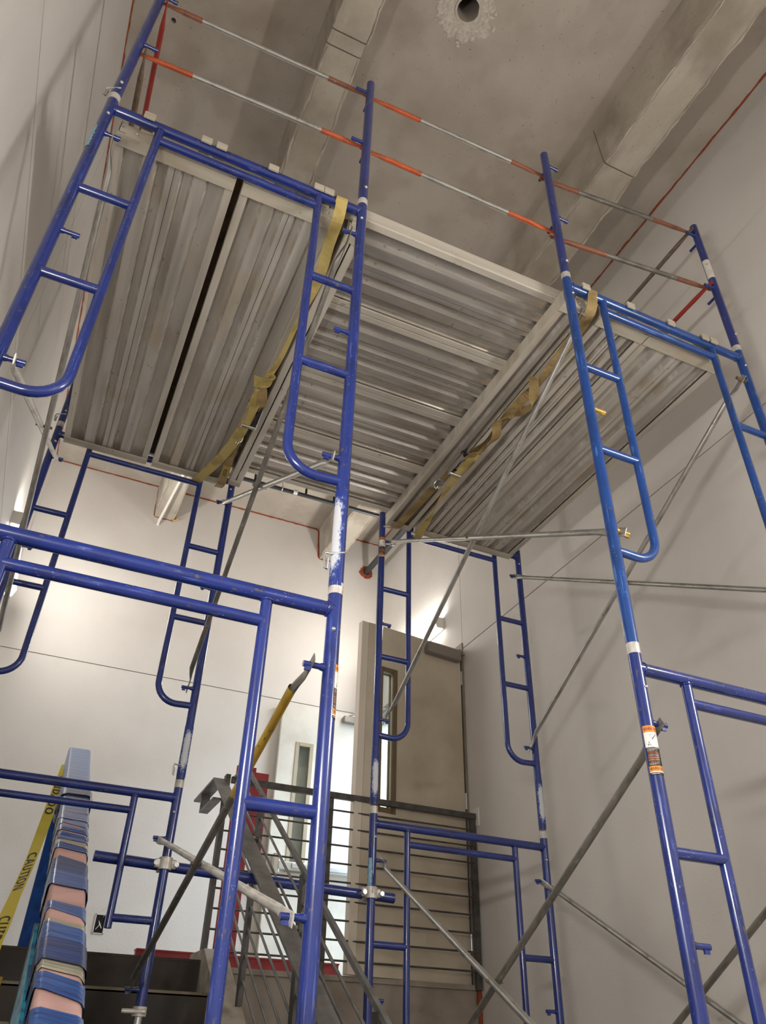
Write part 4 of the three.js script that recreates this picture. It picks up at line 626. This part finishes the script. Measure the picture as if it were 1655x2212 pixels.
{
  const t = thing('ratchet_strap', 'yellow ratchet strap with a knot lashed under the left scaffold decking', 'strap', [0.98, -0.12, -1.05]), X = [1, 0, 0];
  headerLoop(0.965, LYN, LZN, 0.052, STRAP, t);
  webbing('webbing', [[0.966, -0.03, 0.02], [0.967, -0.092, -0.012], [0.974, -0.1, -0.13], [0.998, -0.1, -0.32], [0.994, -0.1, -0.62], [0.99, -0.1, -0.91], [0.962, -0.108, -1.06]], [X, X, X, [1, 0.3, 0], [0.6, 0.8, 0], [0.7, 0.7, 0], [1, 0.2, 0]], 0.05, STRAP, t);
  webbing('webbing', [[0.962, -0.13, -1.1], [0.96, -0.135, -1.26], [0.955, -0.135, -1.47], [0.918, -0.125, -1.73], [0.842, -0.1, -2.05], [0.836, -0.05, -2.14]], [[1, 0.1, 0.3], X, X, X, [1, 0, -0.15], X], 0.06, STRAP, t);
  webbing('webbing', [[0.915, -0.11, -1.07], [0.95, -0.128, -1.05], [0.985, -0.13, -1.03], [1.0, -0.115, -1.02], [0.97, -0.1, -1.02]], [[0.2, 0.1, 1], [0.1, 0, 1], [0.1, 0, 1], [0.1, 0, 1], [0.2, 0, 1]], 0.065, STRAP, t, 'webbing wound round as a knot');
  webbing('webbing', [[0.955, -0.125, -1.06], [0.985, -0.135, -1.14], [1.0, -0.13, -1.22], [0.99, -0.12, -1.27]], [[1, 0, 0.5], [1, 0, 0.4], [1, 0.2, 0.2], X], 0.05, STRAP_D, t);
  ratchet(0.978, -0.108, -1.3, -0.04, t);
  webbing('webbing', [[0.966, -0.105, -1.38], [0.963, -0.105, -1.52]], [X, X], 0.042, STRAP, t, undefined, 2); wireHook(0.962, -0.104, -1.52, -1, t);
  const w2 = webbing('webbing', [[0.962, -0.1, -1.6], [0.965, -0.1, -1.7], [0.976, -0.1, -1.86], [0.986, -0.098, -2.02], [0.986, -0.05, -2.13]], [X, X, X, X, X], 0.05, STRAP_D, t);
  const tg = ribbon([[0.9745, -0.104, -1.83], [0.985, -0.103, -1.98]], [X, X], 0.048, 0.001), uv = tg.attributes.uv; for (let i = 0; i < uv.count; i++) uv.setXY(i, uv.getY(i) / 0.15, 0.5 + uv.getX(i) / 0.048); part('printed_name', tg, printed(huskyTex, 0.8), t);
  headerLoop(0.838, LYN, LZF, 0.06, STRAP_D, t, -1); headerLoop(0.986, LYN, LZF, 0.05, STRAP_D, t, -1);
}
{
  const t = thing('ratchet_strap', 'tan twisted ratchet strap lashed under the right scaffold decking', 'strap', [2.22, -0.12, -1.0]), X = [1, 0, 0], y = -0.09;
  headerLoop(2.225, RY0, RZN, 0.05, STRAP_D, t);
  webbing('webbing', [[2.225, -0.02, 0.075], [2.23, -0.085, 0.035], [2.25, y - 0.005, -0.2], [2.255, y - 0.01, -0.45], [2.245, y - 0.02, -0.62], [2.24, y - 0.02, -0.78], [2.236, y - 0.025, -0.92], [2.225, y - 0.03, -1.08]], [X, X, X, [1, 0.4, 0], [0.7, -0.6, 0.3], [1, 0.3, 0], [0.6, 0.7, 0], [1, -0.2, 0]], 0.055, STRAP_D, t, undefined, 9);
  webbing('webbing', [[2.21, y - 0.015, -0.42], [2.26, y - 0.045, -0.5], [2.29, y - 0.06, -0.56], [2.27, y - 0.05, -0.64], [2.235, y - 0.05, -0.68], [2.21, y - 0.035, -0.78], [2.25, y - 0.05, -0.86], [2.255, y - 0.05, -0.96], [2.22, y - 0.05, -1.06], [2.2, y - 0.04, -1.15]], [[0.3, 0, 1], [0.4, 0, 1], [0.2, 0.8, 0.5], [0.3, 0.2, 1], [0.5, 0, 1], [0.5, 0.2, 1], [0.6, 0.2, 1], [0.4, 0.4, 1], [0.6, 0, 1], [0.6, 0, 1]], 0.05, STRAP_D, t, 'webbing wound loosely round itself', 9);
  ratchet(2.21, y - 0.02, -1.17, 0.05, t);
  webbing('webbing', [[2.195, y - 0.015, -1.27], [2.19, y - 0.015, -1.38]], [X, X], 0.045, STRAP_D, t, undefined, 2); wireHook(2.185, y - 0.012, -1.39, -1, t);
  webbing('webbing', [[2.178, y - 0.012, -1.48], [2.165, y - 0.01, -1.75], [2.16, y, -1.98], [2.155, -0.03, -2.09]], [X, X, X, X], 0.05, STRAP_D, t);
  webbing('webbing', [[2.235, y - 0.045, -1.05], [2.228, y - 0.05, -1.25], [2.24, y - 0.05, -1.45], [2.262, y - 0.045, -1.62], [2.3, y - 0.03, -1.85], [2.33, y - 0.01, -2.02], [2.34, -0.03, -2.1]], [X, X, [0.8, 0.6, 0], [0.5, 0.9, 0], X, X, X], 0.052, STRAP, t);
  headerLoop(2.155, RY0, RZF, 0.05, STRAP_D, t, -1); headerLoop(2.34, RY0, RZF, 0.05, STRAP, t, -1);
}
renderer.render(scene, camera);
